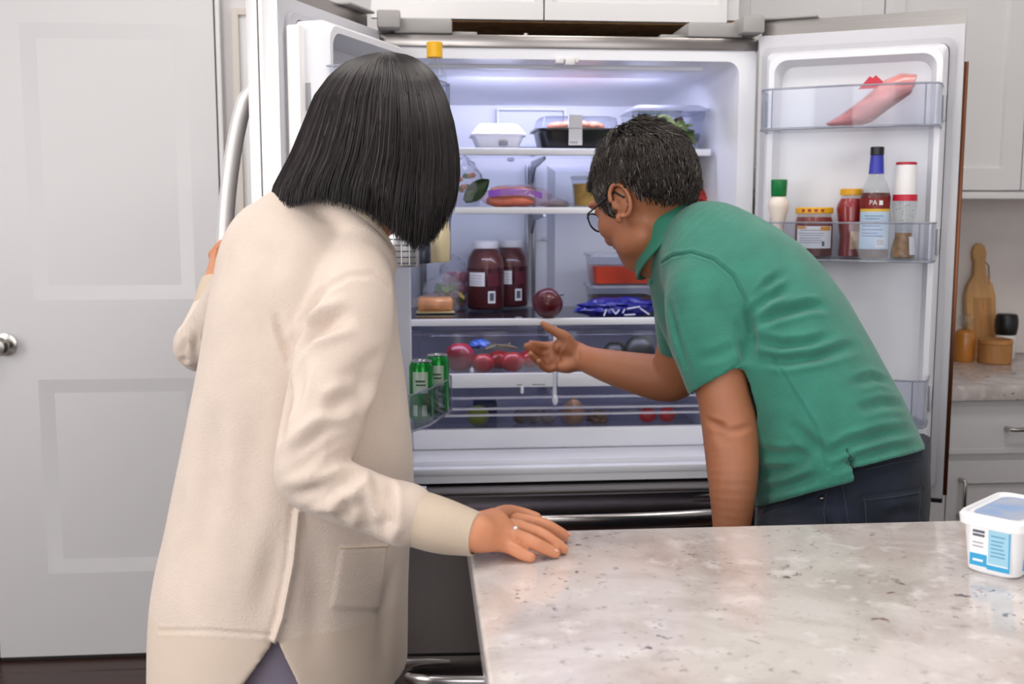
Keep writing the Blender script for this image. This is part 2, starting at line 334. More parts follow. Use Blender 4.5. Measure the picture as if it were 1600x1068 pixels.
g.prism([(a.x+.04, 3.2, 1.05), (a.x+.04, 3.2, 1.50), (a.x+.06, 3.165, 1.48), (a.x+.06, 3.165, 1.05)], (.22, 0, 0)); mk('air_duct', g, LINER, FR)
for px in (828,):
    p = at(px, 300, 3.185)
    for dx in (-.008, .012): mk('shelf_track', G().box(p.x+dx-.004, p.x+dx+.004, 3.178, 3.2, 1.10, 1.50, .001), mat('track_steel', '#8f8f98', .35, .8), FR)
for dx in (cx0+.06, cx1-.065): mk('shelf_track', G().box(dx-.008, dx+.008, 3.185, 3.2, 1.10, 1.50, .002), MATS['track_steel'], FR)
for (pxx, pyy) in ((800, 248), (850, 374)):
    p = at(pxx, pyy, 3.16); mk('screw_cover', G().ell((p.x, 3.165 if pxx > 830 else 3.198, p.z), (.012, .004, .005), 10, 6), GREYP, FR)
# glass shelves
GLASS = clear('shelf_glass', '#eef3f6', .04, .03)
YS = YF+.17
SHX0, SHX1 = cx0+.012, cx1-.018
GLASS3 = clear('grey_shelf_glass', '#a9adb6', .03, .03)
def shelf(z, y0=YS, brackets=True):
    sh = mk('shelf', G().box(SHX0+.004, SHX1-.004, y0+.004, 3.13, z-.007, z-.001), GLASS if brackets else GLASS3, FR)
    mk('shelf_edge', G().box(SHX0, SHX1, y0, y0+.018, z-.016, z+.002, .004), mat('shelf_edge', '#eef0f6', .25), sh)
    for x in (SHX0, SHX1-.006): mk('shelf_side', G().box(x, x+.006, y0+.018, 3.16, z-.012, z+.001, .002), MATS['shelf_edge'], sh)
    if brackets:
        for x in (at(836, 240, 3.1).x, cx0+.075, cx1-.08):
            gg = G(); gg.prism([(x-.003, 3.18, z-.075), (x-.003, 3.18, z-.014), (x-.003, 2.86, z-.014), (x-.003, 2.86, z-.022), (x-.003, 3.10, z-.035)], (.006, 0, 0)); mk('shelf_bracket', gg, MATS['track_steel'], sh)
Z1, Z2, Z3 = 1.523, 1.374, 1.088
shelf(Z1); shelf(Z2); shelf(Z3, YS-.01, False)
# crisper drawers under the third shelf
YD = YS-.01
xm = at(867, 590, YD).x
zc0, zc1 = at(800, 604, YD).z, at(800, 582, YD).z
SMOKE = clear('smoky_clear_plastic', '#f4f4f8', .012, .08, .8)
INK = mat('grey_ink', '#8f8f98', .5)
for i, (xa, xb) in enumerate(((cx0+.02, xm-.006), (xm+.006, cx1-.02))):
    g = G(); g.box(xa, xb, YD, YD+.004, zc1, Z3-.03, .001).box(xa, xa+.003, YD, 3.08, zc0-.01, Z3-.04).box(xb-.003, xb, YD, 3.08, zc0-.01, Z3-.04).box(xa, xb, 3.077, 3.08, zc0-.01, Z3-.04).box(xa, xb, YD, 3.08, zc1-.012, zc1-.008)
    d = mk('crisper_drawer', g, SMOKE, FR)
    mk('drawer_lip', G().box(xa+.004, xb-.004, YD-.006, YD+.012, Z3-.042, Z3-.030, .003), SMOKE, d)
    mk('handle_band', G().box(xa, xb, YD-.014, YD+.006, zc0, zc1, .004), MATS['shelf_edge'], d)
    mk('slide_tab', G().box(xb-.085, xb-.077, YD-.016, YD-.004, zc0-.016, zc0+.004, .002), MATS['shelf_edge'], d)
    for k, (o, wd) in enumerate(((.095, .014), (.055, .034))): mk('printed_mark', G().box(xb-o, xb-o+wd, YD-.0146, YD-.0138, zc0+.006, zc0+.0085), INK, d)
mk('drawer_divider', G().box(xm-.005, xm+.005, YD-.002, 3.1, zc0-.045, Z3-.018, .002).ell((xm, YD-.006, zc0-.035), (.008, .01, .014), 10, 8), MATS['shelf_edge'], FR)
mk('drawer_cover', G().box(cx0+.016, cx1-.016, YD+.02, 3.13, Z3-.028, Z3-.022), SMOKE, FR)
# full-width pantry drawer
zp0, zp1 = at(800, 705, YS).z, at(800, 668, YS).z
g = G(); zt = zc0-.018
g.box(cx0+.03, cx1-.03, YS+.002, YS+.006, zp1, zt-.03).box(cx0+.03, cx0+.034, YS, 3.1, zp0+.01, zt-.03).box(cx1-.034, cx1-.03, YS, 3.1, zp0+.01, zt-.03).box(cx0+.03, cx1-.03, 3.096, 3.1, zp0+.01, zt-.03).box(cx0+.03, cx1-.03, YS, 3.1, zp1-.012, zp1-.008)
d = mk('pantry_drawer', g, SMOKE, FR)
mk('handle_band', G().box(cx0+.026, cx1-.026, YS-.02, YS+.006, zp0+.012, zp1, .005).box(cx0+.03, cx1-.03, YS-.014, YS+.004, zp0, zp0+.016, .003), MATS['shelf_edge'], d)
for py in (621, 638, 648): 
    z = at(800, py, YS).z; mk('rail', G().box(cx0+.02, cx1-.02, YS-.004, YS+.01, z-.003, z+.003, .002), clear('rail_plastic', '#f4f4fa', .45, .06), d)
mk('pantry_shelf', G().box(cx0+.02, cx1-.02, YS+.012, 3.13, zt-.012, zt-.006), SMOKE, FR)
mk('floor_step', G().box(cx0+.02, cx1-.02, YF+.03, 2.74, .7335, .75, .005), LINER, FR)
mk('bottom_sill', G().box(cx0-.01, cx1+.01, YF-.002, YF+.03, .718, .737, .004), MATS['shelf_edge'], FR)
# hinge covers
for s in (-1, 1):
    xa = XL if s < 0 else XR
    x = lambda v: xa-s*v
    g = G(); g.box(*sorted((x(.175), x(.04))), YF-.01, YF+.16, 1.777, 1.812, .006).box(*sorted((x(.055), x(.002))), YF-.055, YF+.05, 1.782, 1.822, .005)
    g.box(*sorted((x(.235), x(.175))), YF+.02, YF+.12, 1.777, 1.787, .003)
    mk('hinge_cover', g, mat('hinge_grey', '#9d9a98', .4), FR)
s_ = at(823, 47, YF); mk('screw', G().ell((s_.x, YF+.02, 1.781), (.006, .006, .005), 10, 6), CHROME, FR)
# doors (local frame: x along the width from the hinge, y towards the inside, z up)
EDGE = mat('edge_reflection', '#6b4029', .3, .7)  # brown reflection in the steel door edge, painted as a colour
DW = .452
def fdoor(sx, hinge, ang, bins, dk=.05):
    o_lab = None
    g = G(); B = lambda x0, x1, *a: g.box(*sorted((sx*x0, sx*x1)), *a)
    # bowed steel skin
    N = 10; prof = [(sx*DW*i/N, -.072-.014*math.sin(math.pi*i/N)) for i in range(N+1)]
    lo = [(a, b, .698) for a, b in prof]+[(sx*DW, -.032, .698), (0, -.032, .698)]
    g.loft([[Vector(p) for p in lo], [Vector((p[0], p[1], 1.815)) for p in lo]])
    d = mk('door', g, STEEL); d.parent = FR; rot = Matrix.Rotation(math.radians(ang), 4, 'Z')
    me = d.data; me.transform(Matrix.Translation(Vector(d.location))); Mw = Matrix.Translation(Vector((hinge[0], hinge[1], 0))) @ rot
    d.location = Mw.to_translation(); d.rotation_euler = (0, 0, math.radians(ang)); d.matrix_parent_inverse = W[FR].inverted(); W[d] = Mw
    g = G(); B(0, DW, -.032, 0, .70, 1.778, .003); mk('door_frame', g, GREYP, d, True)
    g = G(); B(.0, DW, -.08, .004, .692, .70); mk('bottom_cap', g, BLACK, d, True)
    g = G(); B(.004, .13, -.06, -.01, 1.8155, 1.821, .002); mk('hinge_arm', g, MATS['hinge_grey'], d, True)
    def R(i, r, y, dz=0): return [(sx*a, y, b) for a, b in rrect(.022+i, DW-.03-i, .735+i, 1.736-i, r)]
    g = G(); g.loft([R(-.012, .02, 0), R(-.012, .02, .012), R(.0, .02, .016)], cap=False); mk('gasket', g, GASK, d, True)
    g = G(); g.loft([R(.002, .02, 0), R(.002, .02, dk-.02), R(.012, .03, dk), R(.024, .03, dk), R(.036, .03, .012)], cap=False); g.poly(R(.036, .03, .012)); mk('door_liner', g, LINER, d, True)
    if sx > 0:   # flap mullion on the free edge
        g = G(); B(DW-.055, DW-.012, .006, .035, .74, 1.722, .004); mk('mullion_flap', g, mat('flap_white', '#f0eeee', .35), d, True)
    g = G(); B(DW-.0005, DW+(.009 if sx < 0 else .0035), -.07, -.04 if sx < 0 else -.047, .70, 1.70 if sx < 0 else 1.81, .001); (B(DW-.0005, DW+.0035, -.036, -.002, .70, 1.81, .0015) if sx > 0 else 0); mk('edge_strip', g, EDGE if sx < 0 else mat('bright_edge', '#e4e2e4', .35, .35), d, True)  # on the right door the strip is added to carry the painted brown reflection
    # bowed bar handle near the free edge
    g = G(); pts = []
    for i in range(25):
        t = i/24; z = .78+t*(1.62-.78); pts.append((sx*(DW-.035), -.078-.085*math.sin(math.pi*t)**.62, z))
    g.tube(pts, [.008]+[.0165]*23+[.008], 14, True, 1.0); mk('handle', g, mat('handle_steel', '#e6e4e4', .35, .35), d, True)
    for (z0, z1, dep) in bins:
        x0, x1 = .03, DW-.04; y1 = dep; g = G()
        prof = [(x0, .012), (x0, y1-.03), (x0+.006, y1-.012), (x0+.03, y1-.002), ((x0+x1)/2, y1+.012), (x1-.03, y1-.002), (x1-.006, y1-.012), (x1, y1-.03), (x1, .012)]
        inn = [(x0+.004, .014), (x0+.004, y1-.03), (x0+.009, y1-.014), (x0+.032, y1-.006), ((x0+x1)/2, y1+.008), (x1-.032, y1-.006), (x1-.009, y1-.014), (x1-.004, y1-.03), (x1-.004, .014)]
        P = lambda pr, z: [Vector((sx*a, b, z)) for a, b in pr]
        g.loft([P(prof, z0), P(prof, z1), P(inn, z1), P(inn, z0+.004)], cap=False, closed=False); g.poly(P(prof, z0)); g.poly(P(inn, z0+.004))
        bn = mk('door_bin', g, PLAS, d, True)
        g = G()
        for z, r in ((z1, .0022), (z0+.001, .0028)): g.tube(P(prof, z), r, 6)
        for a in (prof[3], prof[5]): g.tube([(sx*a[0], a[1]+.0005, z0), (sx*a[0], a[1]+.0005, z1)], .0016, 5)
        mk('bin_rim', g, clear('bin_rim', '#c9cbd6', .30, .06), bn, True)
        for xx in (x0-.008, x1+.002): g = G(); B(xx, xx+.006, .012, .05, (z0+z1)/2-.03, (z0+z1)/2+.03, .003); mk('bin_clip', g, GREYP, bn, True)
    return d, Mw
def dpt(Mw, sx, px, py, yl):
    """point of the room seen at a pixel on the door-local plane y=yl"""
    n = Mw.to_3x3() @ Vector((0, 1, 0)); o = Mw @ Vector((0, yl, 0)); d = ray(px, py); return CAM+d*((o-CAM).dot(n)/d.dot(n))
AL, AR = 113, 152
HL, HR = (XL+.008, YF-.032), (XR-.008, YF-.032)
ML = Matrix.Translation(Vector((*HL, 0))) @ Matrix.Rotation(math.radians(-AL), 4, 'Z'); MR = Matrix.Translation(Vector((*HR, 0))) @ Matrix.Rotation(math.radians(AR), 4, 'Z')
BD = .15
zr = lambda py: dpt(MR, -1, 1330, py, BD).z
RB = [(zr(199), zr(134), BD), (zr(408), zr(348), BD), (zr(662), zr(590), BD)]
BL = .195
zl = lambda px, py: dpt(ML, 1, px, py, BL).z
LB = [(zl(705, 215), zl(700, 130), BL), (zl(725, 402), zl(716, 330), BL), (zl(705, 643), zl(705, 590), BL)]
DL, _ = fdoor(1, HL, -AL, LB, .085); DR, _ = fdoor(-1, HR, AR, RB)
# freezer drawers
YZ = YF-.078
for (z0, z1, zh) in ((.30, .688, .675), (.055, .292, .282)):
    g = G(); N = 8; prof = [(XL+.003+(XR-XL-.006)*i/N, YZ-.012*math.sin(math.pi*i/N)) for i in range(N+1)]
    lo = [(a, b, z0) for a, b in prof]+[(XR-.003, YF-.012, z0), (XL+.003, YF-.012, z0)]
    g.loft([[Vector(p) for p in lo], [Vector((p[0], p[1], z1)) for p in lo]]); d = mk('freezer_drawer', g, STEELH, FR)
    mk('drawer_cap', G().box(XL+.006, XR-.006, YZ+.012, YF-.012, z1, z1+.006, .002), mat('dark_cap', '#6a6664', .35), d)
    mk('gasket', G().box(XL+.01, XR-.01, YF-.012, YF+.012, z0+.01, z1-.005), mat('dark_gasket', '#57555a', .5), d)
    mk('finger_pull', G().box(XL+.006, XR-.006, YZ-.006, YZ+.014, z1-.030, z1-.004, .006), STEEL, d)
    g = G(); pts = [(XL+.05+(XR-XL-.1)*i/24, YZ-.008-.062*math.sin(math.pi*i/24)**.35, zh-.04) for i in range(25)]
    g.tube(pts, [.012]+[.021]*23+[.012], 12, True, .45); mk('handle', g, mat('handle_dark_steel', '#b5b1b0', .22, 1), d)
mk('base_grille', G().box(XL+.02, XR-.02, YF-.02, YF+.012, .012, .05, .003), BLACK, FR)
for x in (XL+.08, XR-.08):
    for y in (YF+.08, 3.15): mk('foot', G().lathe((x, y, 0), [(.02, 0), (.02, .008), (.012, .01), (.012, .022)], 12), BLACK, FR)
p = at(661, 762, YZ-.002); mk('sticker', G().box(p.x-.018, p.x+.008, YZ-.024, YZ-.006, p.z-.008, p.z+.006, .001), PAPER, FR)
# ------------------------------------------------------------------ food and household things
from mathutils import noise as mnoise
def cam_ang(p): return math.atan2(-p.y, -p.x)
def arc(g, c, r, z0, z1, a0, a1, n=10, r1=None):
    r1 = r if r1 is None else r1
    lo = [Vector((c[0]+r*math.cos(a0+(a1-a0)*i/n), c[1]+r*math.sin(a0+(a1-a0)*i/n), z0)) for i in range(n+1)]
    hi = [Vector((c[0]+r1*math.cos(a0+(a1-a0)*i/n), c[1]+r1*math.sin(a0+(a1-a0)*i/n), z1)) for i in range(n+1)]
    return g.loft([lo, hi], cap=False, closed=False)
def arc_text(g, c, r, z, a, s, size):
    vs, fs = text_geo(s, size); add_pts(g, vs, fs, lambda v: Vector((c[0]+r*math.cos(a+v.x/r), c[1]+r*math.sin(a+v.x/r), z+v.y)))
def lathe_thing(name, p, label, cat, parts, group=None):
    t = thing(name, p, label, cat, group)
    for pn, prof, m in parts: mk(pn, G().lathe(p, prof, 28), m, t)
    return t
def lines(g, c, r, a0, a1, zs, h=.0016):
    for z in zs: arc(g, c, r, z, z+h, a0+random.uniform(0, .12)*(a1-a0), a1-random.uniform(0, .3)*(a1-a0), 6)
def crumple(c, r, seed, amp=.25, seg=28, rg=18, M=None, sc=2.2, flat=None):
    g = G()
    def fn(u, p):
        n = mnoise.noise(u*sc+Vector((seed, 0, 0)))+.6*mnoise.noise(u*sc*2.3+Vector((0, seed, 0))); n2 = abs(mnoise.noise(u*sc*3.1+Vector((0, 0, seed))))
        q = p*(1+amp*n-amp*.7*n2)
        if q.z < -r[2]*.72: q.z = -r[2]*.72
        return q
    return g.ell((c[0], c[1], c[2]+r[2]*.72), r, seg, rg, M, fn)
def rings_rect(x, y, hw, hd, z, r=.01, ang=0):
    ca, sa = math.cos(ang), math.sin(ang)
    return [Vector((x+a*ca-b*sa, y+a*sa+b*ca, z)) for a, b in rrect(-hw, hw, -hd, hd, r, 4)]
BOT = clear('bottle_glass', '#f6f8f7', .012, .04)
def glossy(name, col, **k): return mat(name, col, k.pop('rough', .3), coat=.15, **k)
# --- top shelf
YI = YS+.10
p = at(777, 226, YI); p.z = Z1+.0025; foam = mat('white_foam', '#f3f2f5', .6)
t = thing('takeout_box', p, 'white foam takeout box on the top shelf, beside the black tray', 'takeout box')
hw = .066
mk('base', G().loft([rings_rect(p.x, p.y, hw-.014, .055, p.z, .012), rings_rect(p.x, p.y, hw-.002, .066, p.z+.032, .014), rings_rect(p.x, p.y, hw+.005, .072, p.z+.033, .014), rings_rect(p.x, p.y, hw+.005, .072, p.z+.037, .014)]), foam, t)
mk('lid', G().loft([rings_rect(p.x, p.y, hw+.005, .072, p.z+.0375, .014), rings_rect(p.x, p.y, hw+.002, .068, p.z+.041, .014), rings_rect(p.x, p.y, hw-.016, .052, p.z+.062, .012), rings_rect(p.x, p.y, hw-.022, .046, p.z+.064, .012)]), foam, t)
mk('closing_tab', G().box(p.x+.0, p.x+.022, p.y-.071, p.y-.06, p.z+.008, p.z+.018, .002), mat('grey_tab', '#8d8a90', .5), t)
p = at(899, 226, YI+.01); p.z = Z1+.0025
t = thing('food_tray', p, 'black tray under a clear domed lid with a white label, on the top shelf', 'food tray')
hw = .108; blk = glossy('black_tray', '#0d0e12')
R = []
for k in range(2): pass
g = G(); g.loft([rings_rect(p.x, p.y, hw-.012, .075, p.z, .03), rings_rect(p.x, p.y, hw-.002, .085, p.z+.046, .034), rings_rect(p.x, p.y, hw+.008, .094, p.z+.047, .036), rings_rect(p.x, p.y, hw+.008, .094, p.z+.051, .036)]); mk('tray', g, blk, t)
g = G(); g.loft([rings_rect(p.x, p.y, hw+.008, .094, p.z+.0515, .036), rings_rect(p.x, p.y, hw-.002, .086, p.z+.054, .034), rings_rect(p.x, p.y, hw-.008, .08, p.z+.08, .03), rings_rect(p.x, p.y, hw-.02, .07, p.z+.084, .028)]); mk('lid', g, PLAS, t)
for i in range(9):
    a = i*.7; q = (p.x+(hw-.04)*math.cos(a)*.8, p.y+.045*math.sin(a), p.z+.052); mk('roll', G().ell((q[0], q[1], q[2]+.009), (.024, .02, .013), 12, 8), mat('salmon_roll', '#d98a63', .4, noise=(60, .25)), t)
mk('label', G().box(p.x-.031, p.x+.004, p.y-.0955, p.y-.0945, p.z+.008, p.z+.05).box(p.x-.031, p.x+.004, p.y-.0955, p.y-.083, p.z+.0515, p.z+.085), PAPER, t)
for k in range(5): mk('label_bar', G().box(p.x-.027+k*.004, p.x-.0255+k*.004, p.y-.0962, p.y-.0956, p.z+.012, p.z+.018), PRINT, t)
p = at(1034, 224, YI+.03); p.z = Z1+.0025
t = thing('salad_box', p, 'clear plastic box of mixed salad leaves at the right end of the top shelf', 'salad box')
hw = .098
mk('box', G().loft([rings_rect(p.x, p.y, hw-.018, .08, p.z, .02), rings_rect(p.x, p.y, hw, .1, p.z+.098, .022)]), PLAS, t)
mk('lid', G().loft([rings_rect(p.x, p.y, hw+.008, .108, p.z+.098, .022), rings_rect(p.x, p.y, hw+.008, .108, p.z+.104, .022), rings_rect(p.x, p.y, hw-.01, .09, p.z+.113, .02), rings_rect(p.x, p.y, hw-.012, .088, p.z+.114, .02)]), clear('lid_plastic', '#f1f2f8', .22, .08), t)
lm = [mat('leaf_green', '#7d9a3c', .45, noise=(40, .3)), mat('leaf_pale', '#b9c886', .45, noise=(40, .2)), mat('leaf_purple', '#43252f', .4, noise=(40, .3)), mat('leaf_dark', '#4a6a2c', .45, noise=(40, .3))]
def leaf(c, L, wd, M, cup=.3):
    g = G(); rows = []
    for i in range(8):
        u = i/7; ww = wd*math.sin(math.pi*(.06+.92*u))**.8; rows.append([M @ Vector(((u-.5)*L, v*ww, cup*L*(v*v*.5-.6*(u-.5)**2)+random.uniform(-1, 1)*.05*L*abs(v)))+Vector(c) for v in (-1, -.5, 0, .5, 1)])
    g.loft(rows, cap=False, closed=False); return g
for i in range(80):
    c = (p.x+random.uniform(-.066, .066), p.y+random.uniform(-.068, .05), p.z+.022+.062*random.random())
    M = Matrix.Rotation(random.uniform(0, 6.3), 3, 'Z') @ Matrix.Rotation(random.uniform(-.9, .9), 3, 'Y') @ Matrix.Rotation(random.uniform(-.9, .9), 3, 'X')
    mk('salad_leaf', leaf(c, random.uniform(.04, .065), random.uniform(.015, .024), M), random.choice(lm), t)
mk('label', G().box(p.x-.028, p.x+.012, p.y-.094, p.y-.0925, p.z+.03, p.z+.062), PAPER, t)
# --- second shelf
def on(px, z, Y): q = at(px, 300, Y); q.z = z+.0025; return q
p = on(722, Z2, YS+.09)
t = thing('produce_bag', p, 'clear bag with orange bits and greens, left end of the second shelf', 'bag')
mk('bag', crumple(p, (.055, .05, .075), 3, .22), FILM, t)
for i in range(14): mk('flower_bit' if i % 3 else 'leaf_bit', G().ell((p.x+random.uniform(-.03, .035), p.y+random.uniform(-.03, .03), p.z+random.uniform(.03, .085)), (.009, .009, .007), 8, 6), glossy('orange_bit', '#e0763c') if i % 3 else lm[3], t)
q = on(745, Z2, YS+.06)
lf = mk('loose_leaf', leaf((q.x, q.y, q.z+.042), .085, .024, Matrix.Rotation(math.radians(20), 3, 'Y') @ Matrix.Rotation(math.radians(-62), 3, 'Y') @ Matrix.Rotation(math.radians(80), 3, 'X'), .12), mat('dark_leaf', '#1f3a14', .3, noise=(30, .3)))
tag(lf, 'single dark green leaf standing up beside the bag on the second shelf', 'leaf')
p = on(808, Z2, YS+.07)
t = thing('sausage_pack', p, 'bag of pink and orange sausages with a purple label on the second shelf', 'sausage pack')
pinkm = mat('pink_meat', '#eca392', .35, noise=(35, .2)); orm = mat('orange_meat', '#ee8458', .35, noise=(30, .25))
for i in range(4):
    z = p.z+.014+(.0 if i < 2 else .026); mk('sausage', G().tube([(p.x-.078+.01*(i//2)+.024*k, p.y-.02+(.036 if i % 2 else 0)+.004*math.sin(k), z+.002*math.cos(k*2)-(.004*k*(i//2)/3)) for k in range(6)], [.008, .0145, .015, .015, .014, .006], 12), pinkm if i > 1 else orm, t)
mk('label_band', G().loft([[Vector((p.x-.078+.02*k, p.y-.041-.002*math.sin(k), p.z+.024+.004*k-.0004*k*k*1.6)), Vector((p.x-.078+.02*k, p.y-.036, p.z+.042+.0035*k-.0006*k*k))] for k in range(8)], cap=False, closed=False), glossy('purple_band', '#7a2fb0'), t)
g = crumple(p, (.096, .052, .034), 11, .12, flat=1); mk('film', g, clear('pink_film', '#fdf0f2', .05, .1, 1, 20), t)
g = G(); rows = [[Vector((p.x+.075+.026*k, p.y-.028+.014*v+.004*math.sin(3*k+v), p.z+.034-.0105*k+.003*math.sin(5*v+k))) for v in range(5)] for k in range(4)]
g.loft(rows, cap=False, closed=False); mk('film_tail', g, MATS['pink_film'], t)
p = on(917, Z2, YS+.14)
t = thing('deli_tub', p, 'clear lidded tub of yellow food in front of the face on the second shelf', 'food container')
mk('tub', G().lathe(p, [(.036, 0), (.042, .074)], 24), PLAS, t); mk('food', G().lathe(p, [(.033, .003), (.038, .062)], 24), mat('yellow_food', '#d0a24a', .5, noise=(45, .25)), t); mk('lid', G().lathe(p, [(.044, .074), (.045, .076), (.045, .082), (.04, .083)], 24), clear('lid_plastic'), t)
p = on(868, Z2, YS+.26); 
tag(mk('flat_package', crumple(p, (.045, .04, .012), 5, .1), mat('beige_pack', '#d8c0b4', .4)), 'flat pale package lying behind the sausages on the second shelf', 'package')
p = on(1078, Z2, YS+.12)
t = thing('frozen_bag', p, 'red and green food bag behind the head at the right of the second shelf', 'bag')
mk('bag', crumple(p, (.075, .06, .03), 21, .3, sc=1.6), glossy('red_bag', '#a8322c', noise=(18, .4)), t)
mk('upper_fold', crumple((p.x-.012, p.y+.02, p.z+.045), (.055, .05, .028), 27, .3), glossy('green_grey_bag', '#7e8f80', noise=(14, .35)), t)
mk('bag_top', crumple((p.x-.02, p.y+.03, p.z+.088), (.05, .03, .022), 29, .3), glossy('dull_red_bag', '#94545a', noise=(16, .3)), t)
# --- third shelf
def jar(px, Y, extra=0, lab=''):
    p = at(px, 480, Y); p.z = Z3+.002; k = 1.0
    t = thing('salsa_jar', p, lab, 'jar', 'large red jars on the third shelf')
    H = .175
    mk('glass', G().lathe(p, [(.043, 0), (.047, .006), (.047, .108), (.044, .128), (.034, .146), (.029, .150), (.029, .156)], 28), clear('jar_plastic', '#f6e8e8', .015, .06), t)
    mk('contents', G().lathe(p, [(.041, .002), (.0455, .007), (.0455, .104)], 28), mat('jar_maroon', '#450c18', .6, noise=(25, .3), spec=.2), t)
    mk('residue', G().lathe(p, [(.0455, .1045), (.0455, .11), (.0425, .128), (.033, .145), (.0275, .150)], 28), mat('jar_residue', '#5f3029', .35, noise=(22, .4)), t)
    mk('lid', G().lathe(p, [(.031, .152), (.032, .154), (.032, .168), (.030, .170)], 28), mat('white_lid', '#efedef', .35), t)
    a = cam_ang(p)
    g = G(); arc(g, p, .0476, .06+p.z, .094+p.z, a-1.0+extra, a-.05+extra); mk('white_label', g, PAPER, t)
    for z in (.085, .078, .071, .065): g = G(); arc(g, p, .0478, z+p.z, z+.0018+p.z, a-.95+extra, a-.2+extra, 6); mk('print_line', g, mat('pale_print', '#a9a4ae', .6), t)
    g = G(); arc(g, p, .0477, .018+p.z, .048+p.z, a+.12+extra, a+.52+extra, 6); mk('barcode_label', g, PAPER, t)
    g = G(); arc(g, p, .0479, .024+p.z, .043+p.z, a+.2+extra, a+.44+extra, 6); mk('barcode', g, PRINT, t)
    g = G(); arc(g, p, .0476, .06+p.z, .092+p.z, a+.1+extra, a+.75+extra, 6); mk('red_label', g, mat('dark_red_label', '#5a1428', .5, noise=(160, .35), stretch=(.2, .2, 1)), t)
    for o in list(bpy.data.objects):
        if o.parent is t:
            o.data.transform(Matrix.Translation(p) @ Matrix.Scale(1.13, 4) @ Matrix.Translation(-p))
    return t
jar(759, 3.03, 0, 'front large jar of red salsa with white lid, label and barcode, third shelf')
jar(797, 3.115, .15, 'second large red jar with white lid, half behind the first jar')
p = atz(855, 496, Z3+.002); p.z = Z3
def ap(u, q):
    f = 1-.16*math.exp(-((u.x**2+u.y**2)*9))*(u.z > 0)-.06*math.exp(-((u.x**2+u.y**2)*9)); return q*f*(1-.08*max(0, -u.z))
t = thing('red_apple', p, 'single dark red apple by itself at the front of the third shelf', 'apple')
MA = Matrix.Rotation(math.radians(55), 3, 'Y'); mk('flesh', G().ell((p.x, p.y, p.z+.0395), (.040, .040, .0425), 24, 16, MA, ap), glossy('apple_red', '#56101c', noise=(12, .3)), t)
e = Vector((p.x, p.y, p.z+.0385))+MA @ Vector((0, 0, .029)); mk('stalk', G().tube([e, e+MA @ Vector((.002, 0, .012)), e+MA @ Vector((.006, 0, .02))], .0014, 6), mat('stalk_brown', '#3b2a1a', .7), t)
p = atz(682, 489, Z3+.002)
t = thing('cheese_pack', p, 'shiny wrapped orange food pack lying at the left of the third shelf', 'food pack')
mk('food', G().box(p.x-.05, p.x+.045, p.y+.0, p.y+.05, p.z+.004, p.z+.042, .01, 3), mat('orange_food', '#d99a63', .4, noise=(28, .3)), t)
mk('tray', G().box(p.x-.055, p.x+.05, p.y-.004, p.y+.055, p.z, p.z+.0038, .001), mat('pale_tray', '#c9b98f', .5), t)
g = G(); g.ell((p.x-.003, p.y+.025, p.z+.025), (.06, .037, .027), 24, 14, None, lambda u, q: q*(1+.12*mnoise.noise(u*3.3+Vector((9, 0, 0))))); mk('film', g, clear('shiny_film', '#fff6ee', .08, .06, 1, 26), t)
p = at(692, 478, 3.01); p.z = Z3+.002
t = thing('salad_bag', p, 'clear bag of greens standing behind the wrapped orange pack', 'bag')
mk('film', crumple(p, (.055, .038, .058), 33, .22), FILM, t)
for i in range(12): mk('salad_leaf', leaf((p.x+.02+random.uniform(-.035, .03), p.y+random.uniform(-.02, .02), p.z+.02+random.uniform(0, .05)), .03, .012, Matrix.Rotation(random.uniform(0, 6), 3, 'Z') @ Matrix.Rotation(random.uniform(-1, 1), 3, 'Y')), random.choice([lm[0], lm[3], mat('yellow_leaf', '#b99a3c', .45)]), t)
p = at(712, 474, 3.09); p.z = Z3+.002
t = thing('radish_bag', p, 'tall clear bag of pink radishes at the back of the third shelf', 'bag')
mk('film', crumple(p, (.05, .035, .085), 41, .18), FILM, t)
for i in range(9): mk('radish', G().ell((p.x-.028+.022*(i % 3)+.004*(i//3), p.y+.004*(i % 2), p.z+.018+.034*(i//3)), (.015, .014, .018), 10, 8), glossy('radish_pink', '#b8506c', noise=(20, .2)), t)
def food_box(px, py, Y, hw, h, mfood, label, lidm, fill=.7):
    q = at(px, py, Y); t = thing('food_container', q, label, 'food container', 'stacked clear food containers')
    mk('box', G().loft([rings_rect(q.x, q.y, hw-.008, .06, q.z, .012), rings_rect(q.x, q.y, hw, .068, q.z+h, .014)]), PLAS, t)
    mk('food', G().loft([rings_rect(q.x, q.y, hw-.011, .057, q.z+.003, .012), rings_rect(q.x, q.y, hw-.006, .062, q.z+h*fill, .012)]), mfood, t)
    mk('lid', G().loft([rings_rect(q.x, q.y, hw+.005, .073, q.z+h+.0005, .014), rings_rect(q.x, q.y, hw+.005, .073, q.z+h+.007, .014), rings_rect(q.x, q.y, hw-.006, .062, q.z+h+.008, .012)]), lidm, t); return q.z+h+.008
q0 = at(968, 471, YS+.20); YB2 = YS+.21
zz = Z3+.002
def py_of(z, Y, px=968):
    lo, hi = 0, 1068
    for _ in range(40):
        m = (lo+hi)/2
        if at(px, m, Y).z > z: lo = m
        else: hi = m
    return lo
zt = food_box(968, py_of(zz, YB2), YB2, .088, .066, mat('brown_food', '#5d4038', .5, noise=(30, .4)), 'lower clear container of brown food, behind the blue package', clear('grey_lid', '#d5d6de', .35, .12), .62)
zt = food_box(968, py_of(zt+.001, YB2), YB2, .088, .076, mat('red_sauce_food', '#c23a14', .3, noise=(14, .25)), 'upper clear container of orange-red food, on the brown one', MATS['grey_lid'], .66)
p = atz(972, 495, Z3+.002); p.y += .05
t = thing('snack_package', p, 'crinkled blue package with white lettering lying on the third shelf', 'package')
